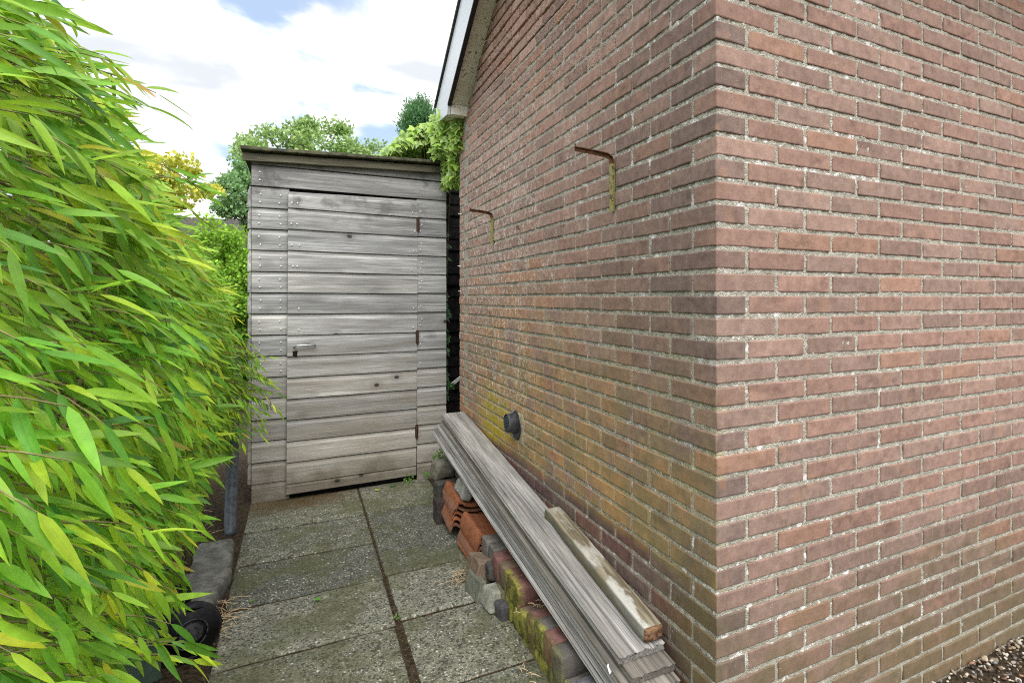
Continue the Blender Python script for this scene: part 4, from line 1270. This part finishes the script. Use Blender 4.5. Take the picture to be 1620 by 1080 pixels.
GL = [(.16, .26, .07), (.12, .21, .06), (.20, .30, .09), (.10, .17, .06)]
tree('leafy_tree', at_px(500, 15, 268), (2.15, 1.9, 1.35), 22000, .085, [(.34, .50, .20), (.28, .42, .17), (.42, .56, .22)], 64, .40, 3, 'light green airy tree rising behind the middle of the shed roof', 'tree', trunk=.14)
tree('leafy_tree', at_px(392, 13, 300), (.80, 1.0, .95), 9000, .065, [(.24, .42, .20), (.18, .34, .15), (.30, .48, .22)], 44, .26, 5, 'sparse dull green tree whose twigs show sky, just left of the shed roof', 'tree', trunk=.08)
tree('golden_tree', at_px(236, 10, 285), (1.05, .8, .62), 12000, .075, [(.80, .74, .12), (.76, .74, .14), (.66, .72, .16)], 46, .28, 7, 'golden yellow leaved tree showing above the bamboo', 'tree', trunk=.07, flat=.45)
tree('conifer', at_px(668, 9, 205), (.34, .34, .42), 22000, .055, [(.10, .25, .11), (.14, .31, .14), (.07, .19, .08)], 70, .13, 9, 'dark green conifer with upright twigs behind the ivy', 'conifer', needle=True, up=1.6, trunk=.06, flat=1.5)
sb = at_px(355, 6.2, 455)
tree('privet_shrub', sb, (.75, .6, .78), 26000, .034, [(.26, .46, .05), (.36, .60, .07), (.16, .34, .04)], 130, .16, 12, 'bright green small leaved shrub between the bamboo and the shed', 'shrub', trunk=.04, flat=.9)
tree('laurel_shrub', at_px(330, 7.0, 520), (1.2, .6, .9), 16000, .05, [(.08, .20, .03), (.13, .27, .04)], 80, .24, 15, 'darker shrub behind the bright one at the left of the shed', 'shrub', trunk=.05, flat=.9)
tree('hedge_shrub', at_px(120, 7.0, 520), (1.6, .7, .9), 14000, .06, [(.08, .19, .03), (.12, .24, .04)], 80, .28, 16, 'green shrub hidden behind the middle of the bamboo', 'shrub', trunk=.05, flat=.9)

# far house, only its roof shows
hp = at_px(330, 30, 345)
hs = empty('distant_house', (hp.x, hp.y, 0)); tag(hs, 'distant house of which a strip of grey roof shows above the shrubs', 'house')
mb = MB(); mb.box(-4, 4, -3, 3, 0, 2.9, r=.02); mb.link('wall', M_render, hs)
mb = MB(); mb.prism([(-3.4, 2.8), (0, hp.z), (3.4, 2.8)], -4.2, 4.2, 'x'); mb.link('roof', M_rooftile, hs)
for xx in (-2.4, 0, 2.4):
    mb = MB(); mb.box(-.5, .5, -.04, .04, -.5, .5, r=.01); w_ = mb.link('window', M_white, hs, loc=(xx, -3.01, 1.6))
    mb = MB(); mb.box(-.43, .43, -.01, .01, -.43, .43, r=.004); mb.link('pane', M_glass, w_, loc=(0, -.04, 0))

# ================================================================== IVY
IT = np.array([(0, 0, 0), (.05, .30, .02), (.28, .52, .0), (.42, .24, .02), (1.0, 0, -.06), (.42, -.24, .02), (.28, -.52, .0), (.05, -.30, .02), (.42, 0, .045)])
IF = [(8, 0, 1), (8, 1, 2), (8, 2, 3), (8, 3, 4), (8, 4, 5), (8, 5, 6), (8, 6, 7), (8, 7, 0)]
ivy = empty('variegated_ivy', (.8, 4.3, 2.2)); tag(ivy, 'cream edged ivy tumbling over the shed roof up to the eave of the brick building', 'ivy')
IO = np.array((.8, 4.3, 2.2))
il = []
def frame_an(a, n):
    a = a / np.linalg.norm(a); n = n - a * np.dot(a, n); n /= np.linalg.norm(n)
    return np.stack([a, np.cross(n, a), n], 1)
def ivyleaf(p, out, s):
    il.append((p, frame_an(np.array((rng.normal(0, .6), -.35, -.75)) + rng.normal(0, .25, 3), np.array((-.15, -.8, .6)) + rng.normal(0, .38, 3)), s * 1.25, rng.random())); return
    dv = np.array(out, float) + rng.normal(0, .55, 3); dv[2] -= .25
    il.append((p, frame_from(dv, rng.normal(0, .5)), s, rng.random()))
def mound(y): return 0
for i in range(3000):
    t = rng.random()
    if t < .62:      # mound on the roof
        x = rng.uniform(.52, 1.12); y = rng.uniform(4.22, 4.95)
        hgt = .36 * math.sin(math.pi * min(1, max(0, (x - .48) / .95))) ** .7 * (1 - .3 * abs(y - 4.5)) + .03 * mn.noise(Vector((x * 8, y * 8, 0)))
        zz5 = H + .955 + max(.01, hgt) * rng.uniform(.55, 1.04)
        p = np.array((x, y, zz5)); ivyleaf(p, (-.1, -.9, .35), rng.uniform(.030, .058))
    elif t < .88:     # curtain by the wall end
        a = rng.random() ; z = H + .80 + a * .50
        x = rng.uniform(.90, 1.06) if z < H + 1.0 else rng.uniform(.82, 1.03); y = rng.uniform(3.93, 4.2)
        if x > .945 and y < 3.96: y += .05
        if x > WX - .03: x = min(x, WX + (y - 3.88) * .6)
        ivyleaf(np.array((x, y, z)), (-.2, -1, .1), rng.uniform(.035, .062))
    elif t < .94:     # tip at the eave
        ivyleaf(np.array((rng.uniform(.88, .945), rng.uniform(3.80, 4.0), H + rng.uniform(1.0, 1.2))), (-.3, -1, .1), rng.uniform(.03, .055))
    else:             # trails down the dark gap
        ivyleaf(np.array((rng.uniform(.935, .965), rng.uniform(4.30, 4.5), rng.uniform(.55, 1.35) if rng.random() < .75 else rng.uniform(1.4, 2.1))), (0, -1, -.2), rng.uniform(.025, .045))
def ivy_cols(rn, trail):
    g1 = np.array((.10, .25, .05)) if rn < .6 else np.array((.34, .52, .08)); cr = np.array((.50, .64, .18)) if rn < .6 else (np.array((.42, .62, .10)) if rn < .85 else np.array((.24, .44, .08)))
    if trail: g1 = np.array((.03, .10, .03)); cr = np.array((.06, .15, .04))
    c = np.array([cr] * 9); c[8] = g1; c[0] = g1; c[3] = g1 * .6 + cr * .4; c[5] = c[3]; return c
idx = sorted(range(len(il)), key=lambda i: il[i][0][1] - .3 * il[i][0][2] - 2 * il[i][2])
sel = set(idx[:240])
ivm = []
for rn in (.1, .3, .55, .65, .8, .95): ivm.append(mesh('leaf', IT, IF, M_ivy, False, ivy_cols(rn, False)))
ivt = mesh('leaf', IT, IF, M_ivy, False, ivy_cols(.5, True))
vv, ff, ccs = [], [], []; k = 0
for i, (p, fr, s, rn) in enumerate(il):
    trail = p[2] < 2.03
    if i in sel:
        M = Matrix([[*(fr[r_] * s), float(p[r_] - IO[r_])] for r_ in range(3)] + [[0, 0, 0, 1]])
        link('leaf', ivt if trail else ivm[int(rn * 6)], ivy, mw=M)
    else:
        vv.append(IT * s @ fr.T + p - IO); ccs.append(ivy_cols(rn, trail)); ff.append(np.array(IF) + k * 9); k += 1
o = link('leaves', mesh('leaves', np.concatenate(vv), np.concatenate(ff), M_ivy, False, np.concatenate(ccs)), ivy); o['kind'] = 'stuff'
mb = MB()
for k in range(14):
    x = rng.uniform(.75, 1.0); mb.tube([(x, 4.9, 1.8 + .03 * k), (x + .05, 4.5, H + 1.0), (x + rng.uniform(-.2, .1), 4.2, H + 1.0 + rng.uniform(0, .2))], [.008, .006, .003], 5)
mb.tube([(1.0, 4.6, 0), (.98, 4.5, 1.2), (1.0, 4.4, 2.3)], .012, 6)
mb.link('stems', M_bark, ivy, loc=tuple(-IO))

# ================================================================== SMALL THINGS ON THE GROUND
def weed(x, y, z, n, s, lab, spread=.05, cols=((.10, .26, .03), (.16, .34, .05))):
    vv, ff, cs = [], [], []
    for k in range(n):
        p = np.array((x, y, z)) + np.array((rng.uniform(-spread, spread), rng.uniform(-spread, spread), rng.uniform(0, spread)))
        fr = frame_from(rng.normal(0, 1, 3) + np.array((0, -.5, .5)), rng.normal(0, .6))
        vv.append(IT * s * rng.uniform(.6, 1.2) @ fr.T + p - np.array((x, y, z))); ff.append(np.array(IF) + 9 * k); cs.append(np.tile(np.array(cols[k % len(cols)]) * rng.uniform(.7, 1.2), (9, 1)))
    for k in range(n):
        q_ = vv[k][0]; b_ = sum(len(a_) for a_ in vv)
        vv.append(np.array([(0, 0, -.01), (.0015, 0, -.01), q_])); ff.append(np.array([(b_, b_ + 1, b_ + 2)])); cs.append(np.tile(np.array((.10, .2, .04)), (3, 1)))
    o = link('weed', mesh('weed', np.concatenate(vv), np.concatenate(ff), M_ivy, False, np.concatenate(cs)), None, (x, y, z)); tag(o, lab, 'plant')
weed(.80, 3.78, .25, 60, .022, 'leafy green weed under the far end of the deck boards', .055)
weed(.66, 4.16, .01, 26, .018, 'low green weed at the foot of the shed beside the door', .05)
weed(.80, 4.14, .03, 30, .018, 'small weed tuft in the corner between shed and stone block', .04)
weed(.345, 2.45, -.01, 10, .012, 'tiny green seedling growing in the long paving joint', .012)
weed(.97, 4.28, .62, 40, .028, 'dark green leaves low in the gap behind the shed corner', .03, ((.03, .13, .03), (.05, .18, .04)))
weed(2.72, 1.06, .0, 12, .02, 'single green seedling in the gravel by the side wall', .012)
for (x, y, s, c, lab, rz) in ((.44, 4.10, .034, (.50, .50, .06), 'yellow fallen leaf on the paving before the shed door', .4), (.56, 4.13, .05, (.10, .20, .08), 'dark green fallen ivy leaf at the foot of the shed door', 2.0),
                              (.06, 2.73, .030, (.12, .35, .04), 'small green leaf lying in the middle of the paving', 1.), (-.19, 2.86, .018, (.12, .35, .04), 'tiny green leaf near the left edge of the paving', 0)):
    me = mesh('fallen_leaf', IT * s, IF, M_ivy, False, np.tile(np.array(c), (9, 1)))
    o = link('fallen_leaf', me, None, (x, y, .006), (.1, -.1, rz)); tag(o, lab, 'leaf')
def straws(name, cx, cy, n, L, sx, sy, lab, z=.004):
    mb = MB()
    for k in range(n):
        a = rng.uniform(0, math.pi); p = np.array((rng.normal(0, sx), rng.normal(0, sy), rng.uniform(0, .02))); d_ = np.array((math.cos(a), math.sin(a), rng.uniform(-.1, .15))) * L * rng.uniform(.4, 1) / 2
        mid = p + np.array((0, 0, .004)); mb.tube([p - d_, mid, p + d_], [.0012, .0018, .0010], 4)
    o = mb.link(name, M_straw, loc=(cx, cy, z)); tag(o, lab, 'straw', kind='stuff')
straws('dry_straw', .645, 2.62, 16, .13, .035, .03, 'few dry straws on the paving beside the roof tiles')
straws('dry_straw', -.30, 2.74, 90, .09, .03, .07, 'dry brown straw caught between the bin wheel and the kerb blocks')
straws('dry_litter', -.56, 3.4, 160, .08, .09, .35, 'dead bamboo leaves and stalks on the soil below the hedge')
straws('dry_litter', -.56, 1.8, 160, .08, .09, .5, 'dead bamboo litter on the soil at the near end of the hedge')
straws('dry_litter', .68, 1.75, 22, .045, .015, .10, 'small twigs and litter between the slabs and the nearer pavers')
straws('dry_litter', .82, 2.03, 22, .03, .04, .012, 'crumbs of yellow moss on the sunken paver', .12)
# crumbs of earth along the long joint
V0, F0 = rbox(1, .8, .6, .28); V0 = np.array(V0); F0 = np.array(F0); vv, ff, cs = [], [], []
for k in range(2600):
    y = rng.uniform(.9, 4.2); w_ = .005 + .010 * max(0, min(1, (2.9 - y)))
    s = rng.uniform(.0015, .0045)
    if k % 5 == 4:
        L_ = rng.random() < .6; yy_ = rng.choice(yl[1:7] if L_ else yr[1:6]); xx_ = rng.uniform(-.27, .33) if L_ else rng.uniform(.36, .74)
        p = np.array((xx_, yy_ + rng.normal(0, .004), -.007 + rng.uniform(0, .004))); s *= .8
    elif k % 4 == 0: p = np.array((rng.normal(.715, .02), rng.uniform(1.2, 3.4), .002))
    elif k % 4 == 1: p = np.array((rng.normal(-.285, .015), rng.uniform(1.2, 4.1), .001))
    else: p = np.array((.3425 + .0 * y + rng.normal(0, w_ * .5), y, -.004 + rng.uniform(0, .004)))
    vv.append(V0 * s @ np.array(Euler((rng.random() * 6, rng.random() * 6, 0)).to_matrix()).T + p); ff.append(F0 + k * len(V0)); cs.append(np.tile(np.array(((.10, .06, .035), (.16, .11, .07), (.05, .035, .02))[k % 3]), (len(V0), 1)))
o = link('earth_crumbs', mesh('earth_crumbs', np.concatenate(vv), np.concatenate(ff), M_pebble, True, np.concatenate(cs))); tag(o, 'crumbs of brown earth in the paving joints', 'soil crumbs', kind='stuff')
